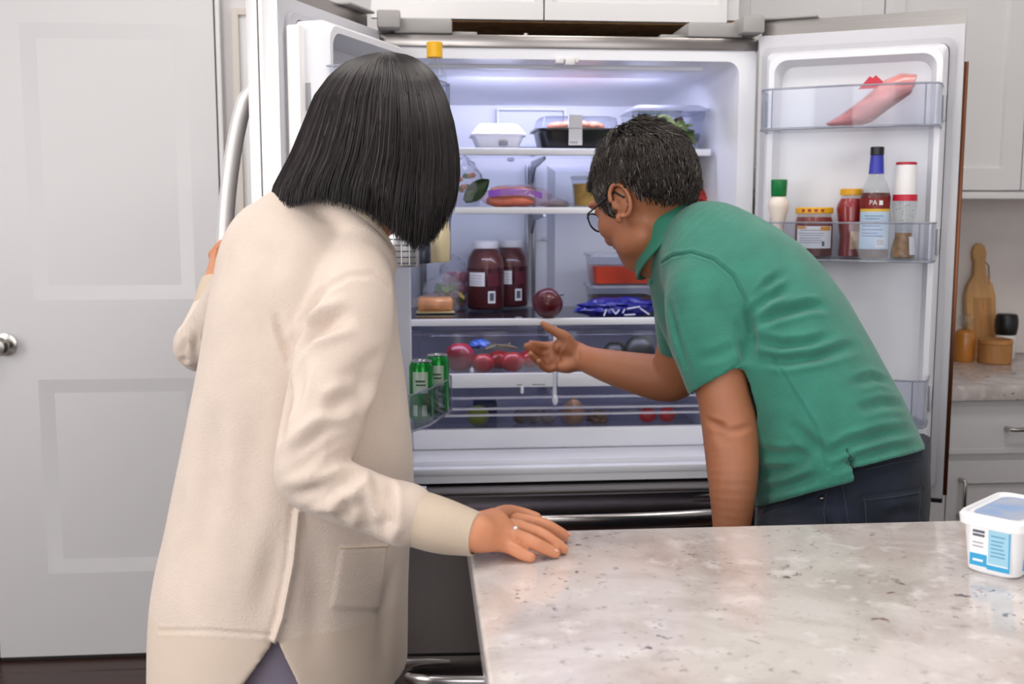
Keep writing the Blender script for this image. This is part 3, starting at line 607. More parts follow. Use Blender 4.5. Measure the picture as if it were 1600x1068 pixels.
blu = glossy('blue_wrapper', '#1d1f86', noise=(10, .35), bump=(30, .7, .01)); g = crumple(p, (.115, .05, .028), 51, .2, 40, 20); mk('wrapper', g, blu, t)
for i, (dx, dz, l, rot) in enumerate(((-.045, .012, .02, 1.2), (-.022, .014, .016, -.9), (-.012, .014, .014, .9), (.004, .016, .013, 1.1), (.03, .024, .035, .15), (.06, .014, .03, -.6), (.02, .006, .03, .05))):
    g = G(); c = Vector((p.x+dx, p.y-.052+.012*(dx/.1)**2, p.z+dz)); d = Vector((math.cos(rot), 0, math.sin(rot)))*l/2; g.tube([c-d, c+d], .0022, 6); mk('printed_stroke', g, mat('silver_print', '#c9cbe6', .35), t)
# --- inside the drawers
zb = zc1-.0075
def fruit(name, px, Y, r, m, label, cat, group, z=None, sq=.9, stem=True, dy=0):
    q = at(px, 560, Y); q.z = (zb if z is None else z)
    t = thing(name, q, label, cat, group); mk('flesh', G().ell((q.x, q.y, q.z+r*sq), (r, r, r*sq), 20, 14, None, lambda u, v: v*(1-.10*math.exp(-8*(u.x**2+u.y**2))+.02*math.cos(5*math.atan2(u.y, u.x)))), m, t)
    if stem:
        g = G()
        for k in range(5):
            a = k*1.257+.3; g.tube([(q.x, q.y, q.z+r*sq*1.82), (q.x+.4*r*math.cos(a), q.y+.4*r*math.sin(a), q.z+r*sq*1.86), (q.x+.62*r*math.cos(a), q.y+.62*r*math.sin(a), q.z+r*sq*1.72)], [.0016, .0022, .0006], 5)
        mk('stem', g, mat('stem_green', '#4d5a2a', .6), t)
    return t
TOM = glossy('tomato_red', '#a81d1e'); DKR = glossy('dark_red_fruit', '#8a1c2c', noise=(10, .3))
fruit('red_mango', 718, YD+.07, .040, DKR, 'large dark red fruit in the left crisper drawer, left of the tomatoes', 'fruit', None, sq=1.0, stem=False)
for i, (px, dy, r) in enumerate(((755, .055, .029), (779, .115, .029), (801, .055, .031), (829, .125, .030))):
    fruit('tomato', px, YD+dy, r, TOM, ['leftmost vine tomato in the left crisper drawer, under the blue packet', 'vine tomato in the left crisper drawer, behind its neighbours and under the vine', 'third vine tomato from the left in the left crisper drawer', 'rightmost vine tomato in the left crisper drawer, by the reaching fingers'][i], 'tomato', 'vine tomatoes in the left crisper')
q = at(780, 560, YD+.08); q.z = zb+.062
tag(mk('tomato_vine', G().tube([(q.x-.04, q.y-.02, q.z-.001), (q.x-.01, q.y, q.z+.006), (q.x+.02, q.y-.01, q.z+.006), (q.x+.05, q.y-.02, q.z+.001)], [.003, .005, .005, .002], 6).tube([(q.x-.01, q.y, q.z+.006), (q.x-.004, q.y-.02, q.z+.012)], .002, 6).tube([(q.x+.02, q.y-.01, q.z+.006), (q.x+.03, q.y+.01, q.z+.012)], .002, 6), mat('vine_brown', '#5a5230', .7)), 'green-brown vine lying across the tomatoes in the left crisper drawer', 'vine')
q = at(749, 560, YD+.10); q.z = zb+.060
tag(mk('blue_packet', crumple(q, (.028, .02, .014), 61, .25), glossy('packet_blue', '#27519c', noise=(20, .3))), 'small blue packet on top of the fruit in the left crisper drawer', 'packet')
q = at(737, 560, YD+.022); q.z = zb
tag(mk('garlic_clove', G().ell((q.x, q.y, q.z+.010), (.006, .006, .010), 10, 8, None, lambda u, v: Vector((v.x*(1-.5*max(0, u.z)), v.y*(1-.5*max(0, u.z)), v.z))), mat('garlic_white', '#e8dcd8', .5)), 'small white garlic clove beside the dark red fruit in the crisper', 'garlic')
for i, (px, dy, r) in enumerate(((960, .1, .034), (998, .09, .042))):
    fruit('avocado', px, YD+dy, r, mat('dark_green_fruit', '#1c1f18', .45, noise=(30, .3)), ['smaller dark avocado in the right crisper drawer, behind the forearm', 'larger dark avocado in the right crisper drawer, by the elbow'][i], 'avocado', 'avocados in the right crisper', sq=1.1, stem=False)
zq = zp1-.0075
fruit('lime', 746, YS+.07, .030, glossy('lime_yellow', '#97a82e', noise=(9, .3)), 'yellow-green lime at the left of the wide pantry drawer', 'lime', None, zq, .95, False)
q = at(757, 560, YS+.17); q.z = zq; tag(mk('blue_carton', G().box(q.x-.03, q.x+.035, q.y, q.y+.05, q.z, q.z+.045, .004), mat('navy_carton', '#232f52', .4, noise=(20, .4))), 'dark blue carton behind the lime in the wide pantry drawer', 'carton')
q = at(840, 560, YS+.09); q.z = zq; t = thing('potato_bag', q, 'clear bag of brown potatoes in the middle of the pantry drawer', 'bag')
for i in range(6): mk('potato', G().ell((q.x-.045+.036*(i % 3), q.y-.015+.04*(i//3), q.z+.018), (.021, .017, .016), 12, 8), mat('potato_skin', '#7a6348', .7, noise=(30, .3)), t)
mk('film', crumple(q, (.07, .05, .026), 71, .12), FILM, t)
q = at(897, 560, YS+.07); q.z = zq; t = thing('onion', q, 'big yellow onion with papery skin in the pantry drawer, right of the potatoes', 'onion')
mk('bulb', G().ell((q.x, q.y, q.z+.031), (.033, .033, .032), 20, 14, None, lambda u, v: v*(1+.18*max(0, u.z)**6)), mat('onion_skin', '#c79a72', .4, noise=(10, .35), stretch=(3, 3, .5)), t)
q2 = q+Vector((0, 0, .066)); mk('neck', G().tube([q2-Vector((0, 0, .004)), q2+Vector((.003, 0, .01))], [.006, .002], 6), mat('onion_neck', '#b98d5e', .7), t)
q = at(935, 560, YS+.09); q.z = zq; tag(mk('ginger_root', crumple(q, (.03, .022, .02), 81, .35), mat('ginger_brown', '#846a4c', .8, noise=(30, .3))), 'brown knobbly root beside the onion in the pantry drawer', 'root')
for i, (px, dy) in enumerate(((1013, .07), (1044, .075))):
    fruit('tomato', px, YS+dy, .024, glossy('bright_tomato', '#d01f1d'), ['left one of the two bright tomatoes in the pantry drawer', 'right one of the two bright tomatoes in the pantry drawer'][i], 'tomato', 'bright tomatoes in the pantry drawer', zq)
# --- left door bins
zb1, zb2, zb3 = LB[0][0]+.0045, LB[1][0]+.0045, LB[2][0]+.0045
def lpt(x, y, z): return ML @ Vector((x, y, z))
p = lpt(.085, .135, zb1)
zcap = at(679, 66, p.y).z
H = zcap-zb1
p = Vector((at(679, 80, p.y).x, p.y, zb1))
t = thing('oil_bottle', p, 'clear bottle with a bright yellow cap in the top bin of the left door', 'bottle')
mk('bottle', G().lathe(p, [(.026, 0), (.029, .004), (.029, H*.55), (.024, H*.70), (.0145, H*.80), (.013, H-.024)], 24), BOT, t)
mk('oil', G().lathe(p, [(.024, .002), (.0275, .005), (.0275, H*.42)], 24), clear('pale_oil', '#f3e6b0', .35, .1), t)
mk('cap', G().lathe(p, [(.016, H-.034), (.0175, H-.033), (.0175, H-.001), (.016, H)], 24), mat('yellow_cap', '#f2b91e', .35), t)
p = atz(628, 416, zb2); t = thing('silver_can', p, 'silver-labelled can in the middle bin of the left door, below the hair', 'can')
mk('can', G().lathe(p, [(.031, 0), (.033, .003), (.033, .088), (.031, .092), (.029, .092), (.029, .09), (.001, .089)], 28), mat('silver_label', '#c6c6cd', .3, .6), t)
a = cam_ang(p)
for i in range(7):
    g = G(); arc(g, p, .0333, p.z+.006+.011*i, p.z+.0085+.011*i, a-.9, a+.9, 8); mk('print_row', g, PRINT, t)
for i in range(3):
    g = G(); arc(g, p, .0334, p.z+.004, p.z+.086, a-.5+.45*i, a-.44+.45*i, 2); mk('print_column', g, PAPER, t)
p = atz(660, 411, zb2); t = thing('dark_jar', p, 'small dark jar with pale lid between the can and the cream bottle, left door', 'jar')
mk('jar', G().lathe(p, [(.015, 0), (.017, .003), (.017, .036), (.014, .04)], 20), glossy('dark_jar', '#343848'), t); mk('lid', G().lathe(p, [(.0155, .040), (.016, .041), (.016, .052), (.015, .053)], 20), mat('pale_lid', '#b9b9c8', .35), t)
p = atz(686, 409, zb2); t = thing('cream_bottle', p, 'cream-coloured dressing bottle at the end of the middle bin, left door', 'bottle')
mk('bottle', G().lathe(p, [(.021, 0), (.023, .004), (.023, .06), (.018, .09), (.012, .11), (.012, .118)], 24), mat('cream_dressing', '#e2d3ad', .25), t); mk('cap', G().lathe(p, [(.014, .118), (.0145, .119), (.0145, .145), (.013, .147)], 20), mat('pale_lid'), t)
grn = mat('green_can', '#1d8f3c', .2, .55); 
for i, (px, py, lab) in enumerate(((659, 655, 'nearer green drink can in the lowest left door bin, beside the beige cardigan'), (684, 642, 'farther green drink can in the lowest left door bin, half behind the first'))):
    p = atz(px, py, zb3); t = thing('drink_can', p, lab, 'drink can', 'green drink cans in the left door')
    mk('can', G().lathe(p, [(.021, 0), (.0265, .008), (.0265, .117), (.0225, .127)], 28), grn, t)
    mk('can_top', G().lathe(p, [(.0225, .1272), (.0232, .1285), (.0232, .130), (.0215, .130), (.021, .1275), (.001, .127)], 28), mat('can_alu', '#c9c9cc', .25, .9), t)
    mk('tab', G().box(p.x-.004, p.x+.004, p.y-.012, p.y+.006, p.z+.1276, p.z+.129, .0005), MATS['can_alu'], t)
    a = cam_ang(p)
    g = G(); arc(g, p, .0268, p.z+.062, p.z+.108, a-.75, a+.55); mk('pale_label', g, mat('pale_green_label', '#b7c9b8', .35, .3), t)
    g = G(); arc(g, p, .0269, p.z+.086, p.z+.09, a-.5, a+.3, 6); mk('print_line', g, mat('dark_green_ink', '#234a30', .5), t)
    g = G(); arc(g, p, .0269, p.z+.078, p.z+.0815, a-.45, a+.35, 6); mk('print_line', g, MATS['dark_green_ink'], t)
    for s in (-.55, .25): g = G(); arc(g, p, .0269, p.z+.012, p.z+.036, a+s-.2, a+s+.2, 5); mk('print_block', g, MATS['pale_green_label'], t)
# --- right door bins
def rp(px, py, yl, zb): q = dpt(MR, -1, px, py, yl); q.z = zb; return q
zb = RB[0][0]+.0045
p = rp(1352, 190, .08, zb); ang = math.radians(AR-180)
t = thing('bacon_pack', p, 'pink bacon pack with red and blue wrapper corners in the top right bin', 'bacon pack')
u = Vector((math.cos(ang), math.sin(ang), 0)); v = Vector((-math.sin(ang), math.cos(ang), 0))*1
def ub(a, b, c): return p+u*a+v*b+Vector((0, 0, c))
bac = mat('bacon_pink', '#df9a94', .3, noise=(16, .35), stretch=(.4, 2, 2.5))
prof = [(-.080, .008, .003), (-.055, .006, .016), (-.015, .012, .036), (.025, .030, .050), (.06, .055, .042), (.098, .078, .022)]
g = G(); rings = []
for (x, zc, hh) in prof:
    rings.append([ub(x+.25*hh*math.sin(2*math.pi*k/14), .016*math.cos(2*math.pi*k/14), max(0, zc+hh*.9*(math.sin(2*math.pi*k/14)+.55))) for k in range(14)])
g.loft(rings); mk('slices', g, bac, t)
mk('film', G().loft([[q+(q-p).normalized()*.003 for q in r] for r in rings]), clear('pink_film'), t)
rd = glossy('wrapper_red', '#c9243c'); bl = glossy('wrapper_blue', '#3f6fc4')
for pts, m, nm in (((( -.018, .085), (.005, .112), (.012, .108), (.022, .085)), rd, 'wrapper_corner'), (((.012, .108), (.018, .114), (.046, .088), (.022, .084)), rd, 'wrapper_corner'), (((-.002, .09), (.008, .104), (.03, .092), (.02, .084)), bl, 'wrapper_print'), (((.075, .085), (.10, .112), (.10, .085)), rd, 'wrapper_corner')):
    g = G(); off = .010 if m is bl else .006; g.prism([ub(a, off, c) for a, c in pts], v*.003); mk(nm, g, m, t)
zb = RB[1][0]+.0045
def door_item(name, px, label, cat, parts, yl=.085): return lathe_thing(name, rp(px, 400, yl, zb), label, cat, parts)
def ppm(px, yl=.085): q = dpt(MR, -1, px, 400, yl); return FPX/((q-CAM).dot(FW))
k = 1/ppm(1300)
# ranch bottle
t = door_item('dressing_bottle', 1214, 'white dressing bottle with a green cap at the hinge end of the right door bin', 'bottle', [
    ('bottle', [(.018, 0), (.021, .004), (.021, .03), (.013, .062), (.013, .072), (.024, .115), (.0235, .128), (.015, .139)], mat('ranch_white', '#e9ddd2', .25)),
    ('cap', [(.0165, .1395), (.0175, .141), (.019, .176), (.0175, .178)], mat('green_cap', '#0f7a3e', .3))])
p = Vector(t.location); a = cam_ang(p); g = G(); arc(g, p, .0214, p.z+.006, p.z+.03, a+.5, a+1.6); mk('label', g, mat('ranch_label', '#6d8a4c', .5, noise=(60, .5), col2='#d8b23c'), t)
# yellow lid jar
t = door_item('salsa_jar', 1270, 'squat jar with yellow lid and white label in the right door bin', 'jar', [
    ('glass', [(.040, 0), (.0425, .004), (.0425, .082), (.039, .094), (.037, .1)], clear('jar_glass', '#f8f4f3', .012, .04)),
    ('contents', [(.038, .002), (.0415, .005), (.0415, .08), (.037, .092)], glossy('salsa_brown', '#7a2a22', noise=(25, .35))),
    ('lid', [(.040, .100), (.042, .101), (.042, .112), (.040, .114)], mat('yellow_lid', '#e5a81c', .35))])
p = Vector(t.location); a = cam_ang(p)
g = G(); arc(g, p, .0429, p.z+.022, p.z+.072, a-1.0, a+1.1, 14); mk('label', g, PAPER, t)
for z in (.062, .055, .05, .044, .039, .034): g = G(); arc(g, p, .0431, p.z+z, p.z+z+.0018, a-.85+.1*random.random(), a+.35+.2*random.random(), 8); mk('print_line', g, mat('pale_print'), t)
g = G(); arc(g, p, .0431, p.z+.062, p.z+.071, a+.35, a+1.0, 6); mk('label_flash', g, mat('orange_flash', '#e39a2c', .5), t)
g = G(); arc(g, p, .0431, p.z+.066, p.z+.071, a-.95, a-.4, 6); mk('label_flash', g, MATS['orange_flash'], t)
g = G(); arc(g, p, .0431, p.z+.027, p.z+.038, a+.45, a+.6, 3); mk('barcode', g, PRINT, t)
for k2 in range(4): g = G(); arc(g, p, .0423, p.z+.104, p.z+.110, a-.7+.35*k2, a-.52+.35*k2, 3); mk('lid_print', g, mat('lid_red', '#9a3a18', .5), t)
# red sauce jar behind
t = door_item('sauce_jar', 1327, 'tapered red sauce jar with yellow lid, behind the bottle with the blue neck', 'jar', [
    ('glass', [(.022, 0), (.026, .004), (.024, .05), (.033, .112), (.031, .122), (.024, .136), (.023, .141)], clear('jar_glass')),
    ('contents', [(.021, .002), (.025, .005), (.023, .05), (.032, .112), (.030, .121), (.023, .134)], glossy('sauce_red', '#8f1420', noise=(14, .25))),
    ('lid', [(.024, .1415), (.026, .142), (.026, .154), (.024, .156)], mat('yellow_lid'))], .06)
p = Vector(t.location); a = cam_ang(p)
g = G(); arc(g, p, .0263, p.z+.02, p.z+.06, a+.0, a+.9, 6, .0256); mk('label', g, mat('sauce_label', '#c7a07e', .5, noise=(70, .4)), t)
# tall bottle with blue neck
t = door_item('sauce_bottle', 1364, 'tall brown sauce bottle with blue neck, black cap and pale blue label', 'bottle', [
    ('glass', [(.030, 0), (.033, .004), (.033, .112), (.0335, .135), (.029, .155), (.0175, .182), (.0145, .205), (.0135, .225)], BOT),
    ('contents', [(.029, .002), (.032, .005), (.032, .112), (.0325, .135), (.031, .146)], glossy('sauce_brown', '#5e1812')),
    ('neck_wrap', [(.0172, .188), (.0165, .19), (.0140, .228), (.0135, .2285)], mat('blue_wrap', '#3a40b0', .35)),
    ('cap', [(.0138, .2287), (.0148, .2295), (.0148, .246), (.0138, .247)], BLACK)], .095)
p = Vector(t.location); a = cam_ang(p)
g = G(); arc(g, p, .0336, p.z+.022, p.z+.105, a-1.15, a+1.15, 14); mk('label', g, mat('blue_label', '#b9cfe4', .45, noise=(40, .08)), t)
g = G(); arc(g, p, .0338, p.z+.105, p.z+.111, a-1.15, a+1.15, 14, .0339); mk('label_edge', g, mat('yellow_edge', '#e4b83c', .5), t)
g = G(); arc(g, p, .0341, p.z+.111, p.z+.136, a-1.15, a+1.15, 14, .0342); mk('neck_label', g, mat('dark_red_band', '#7a1712', .4), t)
g = G(); arc_text(g, p, .0345, p.z+.124, a-.12, 'PA', .015); mk('lettering', g, PAPER, t)
g = G(); arc(g, p, .0345, p.z+.119, p.z+.129, a+.25, a+.5, 4).bm; mk('leaf_mark', g, PAPER, t)
for z in (.094, .088, .08, .072, .064, .056, .05): g = G(); arc(g, p, .0338, p.z+z, p.z+z+.0022, a-.9+.3*random.random(), a+.2+.5*random.random(), 8); mk('print_line', g, mat('blue_print', '#6f8db4', .6), t)
g = G(); arc(g, p, .0339, p.z+.026, p.z+.046, a+.1, a+.75, 6); mk('barcode_label', g, PAPER, t)
for k2 in range(6): g = G(); arc(g, p, .03405, p.z+.031, p.z+.044, a+.18+.09*k2, a+.21+.09*k2, 1); mk('barcode_bar', g, PRINT, t)
# vinaigrette bottle
t = door_item('vinaigrette_bottle', 1410, 'clear waisted vinaigrette bottle with red banded white sleeve in the right door bin', 'bottle', [
    ('glass', [(.024, 0), (.027, .004), (.026, .02), (.0185, .05), (.0195, .07), (.026, .115), (.0255, .138)], BOT),
    ('dressing', [(.023, .002), (.026, .005), (.025, .02), (.0178, .05), (.0182, .058)], mat('vinaigrette', '#a9773e', .35, noise=(90, .45))),
    ('sleeve', [(.0235, .139), (.0245, .140), (.0225, .205), (.021, .207)], mat('white_sleeve', '#e7e4e6', .35)),
    ('cap_ring', [(.0212, .2072), (.0222, .2075), (.0222, .212), (.02, .213)], mat('red_ring', '#c4203a', .35))], .09)
p = Vector(t.location); a = cam_ang(p)
g = G(); arc(g, p, .0262, p.z+.128, p.z+.142, a-1.5, a+1.5, 14, .0258); mk('red_band', g, MATS['red_ring'], t)
g = G(); arc(g, p, .0274, p.z+.01, p.z+.05, a+.55, a+1.4, 6, .0225); mk('side_label', g, PAPER, t)
for i in range(16):
    z = random.uniform(.075, .125); aa = a+random.uniform(-1, 1); r = .0188+(z-.07)*.145; mk('herb_fleck', G().ell((p.x+r*math.cos(aa), p.y+r*math.sin(aa), p.z+z), (.0011, .0011, .0011), 5, 4), mat('herb_fleck', '#5c5a4e', .7), t)
# --- counter on the right
WOODB = mat('board_wood', '#c99a63', .5, noise=(6, .16), stretch=(8, 8, .8))
p = at(1541, 552, 3.20); zc = .9103
sc = FPX/((at(1541, 500, 3.22)-CAM).dot(FW)); s = 1/sc
t = thing('bottle_board', (p.x, 3.24, zc), 'wooden bottle-shaped serving board leaning on the backsplash behind the round box', 'serving board')
o = [(21, 0), (23, 40), (24, 95), (20, 112), (10, 128), (8, 150), (10, 153), (11, 164), (8, 174), (3, 178)]
pts = [(a, b) for a, b in o]+[(-a, b) for a, b in o[::-1]]; hz = zc
M = Matrix.Translation((p.x, 3.220, hz)) @ Matrix.Rotation(math.radians(-9), 4, 'X')
g = G(); g.prism([M @ Vector((a*s, 0, b*s)) for a, b in pts], (M.to_3x3() @ Vector((0, .018, 0)))); mk('board', g, WOODB, t)
for x0 in (-.6, -.25, .1, .45): g = G(); g.prism([M @ Vector((q*s*22+x0*s*22, -.001, b*s)) for q, b in ((0, 3), (.3, 3), (.3, 92), (0, 92))], (M.to_3x3() @ Vector((0, .002, 0)))); mk('inlay', g, mat('inlay_wood', '#b98550', .5, noise=(6, .2), stretch=(8, 8, .8)), t)
g = G(); g.tube([M @ Vector((9*s, .006, 150*s)), M @ Vector((15*s, .004, 143*s)), M @ Vector((15*s, .002, 122*s)), M @ Vector((13*s, 0, 112*s))], .0022, 6); mk('cord', g, mat('cord_tan', '#a4835f', .8), t)
p = at(1554, 560, 3.08); p.z = zc; WB = mat('box_wood', '#b9824a', .45, noise=(6, .2), stretch=(8, 8, 1))
t = thing('round_box', p, 'low round wooden box on the right counter, in front of the black-lidded jar', 'box')
r = 25*s*.96; mk('body', G().lathe(p, [(r-.003, 0), (r, .003), (r, .058)], 32), WB, t); mk('lid', G().lathe(p, [(r, .0585), (r+.0015, .06), (r+.0015, .070), (r-.002, .073)], 32), mat('lid_wood', '#c0864c', .4, noise=(6, .2), stretch=(6, 6, 6)), t)
p = at(1570, 553, 3.17); p.z = zc; t = thing('seasoning_jar', p, 'white jar with a big black lid behind the round wooden box', 'jar')
mk('jar', G().lathe(p, [(.026, 0), (.029, .004), (.030, .07), (.028, .074)], 28), mat('white_ceramic', '#e9e6e2', .2), t); mk('lid', G().lathe(p, [(.028, .0745), (.031, .078), (.034, .1), (.034, .118), (.031, .135), (.027, .139)], 28), mat('matt_black', '#121214', .4), t)
p = at(1506, 553, 3.12); p.z = zc; t = thing('amber_bottle', p, 'amber jar with a clear glass stopper beside the brown reflection painted on the door edge', 'bottle')
mk('jar', G().lathe(p, [(.028, 0), (.030, .004), (.031, .08), (.026, .092), (.018, .098)], 24), glossy('amber', '#b8762e', noise=(8, .15)), t)
mk('stopper', G().lathe(p, [(.012, .098), (.012, .106), (.022, .112), (.025, .126), (.020, .140), (.008, .145)], 10), BOT, t)
# --- tub on the island
IZ = .9103
A, B = atz(1504, 889, IZ), atz(1588, 909, IZ); ux = (B-A); Lx = ux.length; ux.normalize(); uy = Vector((-ux.y, ux.x, 0))
tw, td, th = Lx/2, .062, .072; c = A+ux*tw+uy*td; ang = math.atan2(ux.y, ux.x)
t = thing('spread_tub', c, 'white plastic spread tub with blue label standing on the granite island top', 'tub')
tubm = mat('tub_white', '#eef0f3', .3)
RR = lambda e, z: rings_rect(c.x, c.y, tw+e, td+e, IZ+z, .016, ang)
mk('tub', G().loft([RR(-.004, 0), RR(-.001, .003), RR(.004, th-.006), RR(.0045, th-.004)]), tubm, t)
mk('lid', G().loft([RR(.006, th-.010), RR(.0085, th-.009), RR(.0095, th+.002), RR(.007, th+.006), RR(.003, th+.006), RR(.001, th+.003)]), mat('tub_lid', '#f2f3f6', .25), t)
mk('lid_print', G().loft([RR(-.004, th+.0032), RR(-.004, th+.0038)]), mat('lid_blue_grey', '#b8bccb', .35, noise=(26, .3), col2='#7fa8dc'), t)
def face(a0, a1, z0, z1, m, nm, off=.0006, side=0):
    def P(a, z):
        e = -.001+.005*(z/th)+off
        return (c-ux*tw+ux*a*2*tw-uy*(td+e) if side == 0 else c+ux*(tw+e)-uy*td+uy*a*2*td)+Vector((0, 0, IZ-c.z+z))
    g = G(); g.loft([[P(a0, z0), P(a1, z0), P(a1, z1), P(a0, z1)], [P(a0, z0)-(uy if side == 0 else -ux)*.0004, P(a1, z0)-(uy if side == 0 else -ux)*.0004, P(a1, z1)-(uy if side == 0 else -ux)*.0004, P(a0, z1)-(uy if side == 0 else -ux)*.0004]]); mk(nm, g, m, t)
cy = mat('cyan_print', '#3aa6d8', .35); lc = mat('light_cyan', '#9fd0e6', .4); pw = mat('white_print', '#f5f6f8', .35)
for sd in (0, 1):
    face(.13, .87, .008, .062, pw, 'label', .0005, sd); face(.13, .45, .010, .026, cy, 'label_block', .0009, sd); face(.45, .87, .008, .014, cy, 'label_block', .0009, sd)
    face(.47, .85, .016, .060, lc, 'label_block', .0009, sd); face(.845, .872, .010, .060, cy, 'label_block', .001, sd)
    for z in (.054, .049): face(.18, .40, z, z+.0032, PRINT, 'print_line', .0012, sd)
    for z in (.040, .035): face(.18, .38, z, z+.0016, mat('pale_print'), 'print_line', .0012, sd)
    for z in (.052, .046, .041, .036, .031, .026): face(.52, .52+.2+.08*random.random(), z, z+.0016, mat('cyan_ink', '#5f9fc0', .5), 'print_line', .0012, sd)
    face(.19, .38, .016, .019, pw, 'print_line', .0012, sd)
# ------------------------------------------------------------------ figures: smooth distance-field bodies and clothes
import openvdb as vdb
BIG = np.float32(9)
class Field:
    def __init__(s, lo, hi, h):
        s.lo = np.array(lo, np.float32); s.h = h; s.n = np.ceil((np.array(hi)-s.lo)/h).astype(int)+1
        s.d = np.full(s.n, BIG, np.float32)
    def region(s, lo, hi):
        a = np.clip(np.floor((np.array(lo)-s.lo)/s.h).astype(int), 0, s.n); b = np.clip(np.ceil((np.array(hi)-s.lo)/s.h).astype(int)+1, 0, s.n); return a, b
    def grid(s, a, b):
        ax = [s.lo[i]+s.h*np.arange(a[i], b[i], dtype=np.float32) for i in range(3)]
        return ax[0][:, None, None], ax[1][None, :, None], ax[2][None, None, :]
    def chain(s, st, k=.0, sub=4, pad=.03, op='add', cut=None, cap=1.0):
        """st: list of (centre, A, B, adir): elliptic tube, A along adir, B across; op add / sub; cut=(point, normal) keeps the side against the normal"""
        P = resample(st, sub); R = max(max(a, b) for _, a, b, _ in P)+pad
        C = np.array([p[0] for p in P]); a, b = s.region(C.min(0)-R, C.max(0)+R)
        loc = np.full(b-a, BIG, np.float32)
        if min(b-a) <= 0: return
        for q0, q1 in zip(P, P[1:]):
            c0, c1 = np.array(q0[0]), np.array(q1[0]); ax = c1-c0; L = np.linalg.norm(ax)
            if L < 1e-6: continue
            ax = ax/L; r = max(q0[1], q0[2], q1[1], q1[2])+pad
            a2, b2 = s.region(np.minimum(c0, c1)-r, np.maximum(c0, c1)+r)
            if min(b2-a2) <= 0: continue
            X, Y, Z = s.grid(a2, b2); X = X-np.float32(c0[0]); Y = Y-np.float32(c0[1]); Z = Z-np.float32(c0[2])
            z = X*ax[0]+Y*ax[1]+Z*ax[2]; t = np.clip(z/L, 0, 1); dz = z-t*L
            ad_ = np.array(q0[3])+np.array(q1[3]); u = ad_-ax*ad_.dot(ax); u /= np.linalg.norm(u); v = np.cross(ax, u)
            x = X*np.float32(u[0])+Y*np.float32(u[1])+Z*np.float32(u[2]); y = X*np.float32(v[0])+Y*np.float32(v[1])+Z*np.float32(v[2])
            A = q0[1]+(q1[1]-q0[1])*t; B = q0[2]+(q1[2]-q0[2])*t; m = np.minimum(A, B)*cap
            q = np.sqrt((x/A)**2+(y/B)**2+(dz/m)**2)+1e-6; ln = np.sqrt(x*x+y*y+dz*dz)
            d = ((1-1/q)*ln).astype(np.float32); near = q < .02; d[near] = -m[near] if np.ndim(m) else -m
            sl = tuple(slice(i-j, k2-j) for i, k2, j in zip(a2, b2, a)); loc[sl] = np.minimum(loc[sl], d)
        if cut is not None:
            X, Y, Z = s.grid(a, b); n = cut[1]; p = cut[0]; loc = np.maximum(loc, ((X-p[0])*n[0]+(Y-p[1])*n[1]+(Z-p[2])*n[2]).astype(np.float32))
        s.merge(loc, a, b, k, op)
    def merge(s, loc, a, b, k, op):
        sl = tuple(slice(i, j) for i, j in zip(a, b)); g = s.d[sl]
        if op == 'sub': s.d[sl] = np.maximum(g, -loc); return
        o = np.minimum(g, loc)
        if k: hh = np.maximum(k-np.abs(g-loc), 0)/k; o = o-hh*hh*k/4
        s.d[sl] = o
    def ell(s, c, r, M=None, k=.0, op='add', pad=.03):
        R = max(r)+pad; a, b = s.region(np.array(c)-R, np.array(c)+R)
        if min(b-a) <= 0: return
        X, Y, Z = s.grid(a, b); X = X-c[0]; Y = Y-c[1]; Z = Z-c[2]; M = np.array(M) if M is not None else np.eye(3)
        x = X*M[0, 0]+Y*M[1, 0]+Z*M[2, 0]; y = X*M[0, 1]+Y*M[1, 1]+Z*M[2, 1]; z = X*M[0, 2]+Y*M[1, 2]+Z*M[2, 2]
        q = np.sqrt((x/r[0])**2+(y/r[1])**2+(z/r[2])**2)+1e-6; d = ((1-1/q)*np.sqrt(x*x+y*y+z*z)).astype(np.float32); d[q < .02] = -min(r)
        s.merge(d, a, b, k, op)
    def half(s, p, n):
        """keep the side against normal n"""
        X, Y, Z = s.grid([0, 0, 0], s.n); s.d = np.maximum(s.d, ((X-p[0])*n[0]+(Y-p[1])*n[1]+(Z-p[2])*n[2]).astype(np.float32))
    def mesh(s):
        w = 3*s.h; g = vdb.FloatGrid(background=w); g.copyFromArray(np.clip(s.d, -w, w)); p, q = g.convertToQuads(isovalue=0.0)
        return p*s.h+s.lo, q
def resample(st, sub):
    if len(st) < 2: return st
    P = [np.array([*p[0], p[1], p[2], *p[3]], float) for p in st]; P = [2*P[0]-P[1]]+P+[2*P[-1]-P[-2]]; out = []
    for i in range(1, len(P)-2):
        p0, p1, p2, p3 = P[i-1:i+3]
        for j in range(sub):
            t = j/sub; out.append(.5*(2*p1+(p2-p0)*t+(2*p0-5*p1+4*p2-p3)*t*t+(3*p1-p0-3*p2+p3)*t**3))
    out.append(P[-2]); return [(tuple(o[:3]), max(o[3], .002), max(o[4], .002), tuple(o[5:])) for o in out]
def imgst(rows):
    """stations from (px, py, depth, half width in px, half depth in m): A lies across the axis in the picture plane"""
    C = [ad(r[0], r[1], r[2]) for r in rows]; out = []
    for i, r in enumerate(rows):
        t = C[min(i+1, len(C)-1)]-C[max(i-1, 0)]; v = (C[i]-CAM).normalized(); a = t.cross(v)
        a = a.normalized() if a.length > 1e-5 else RT.copy(); out.append((tuple(C[i]), r[3]*r[2]/FPX, r[4], tuple(a)))
    return out
def rnd(pts):
    """round stations from (point, radius)"""
    return [(tuple(p), r, r, (.31, .52, .79)) for p, r in pts]
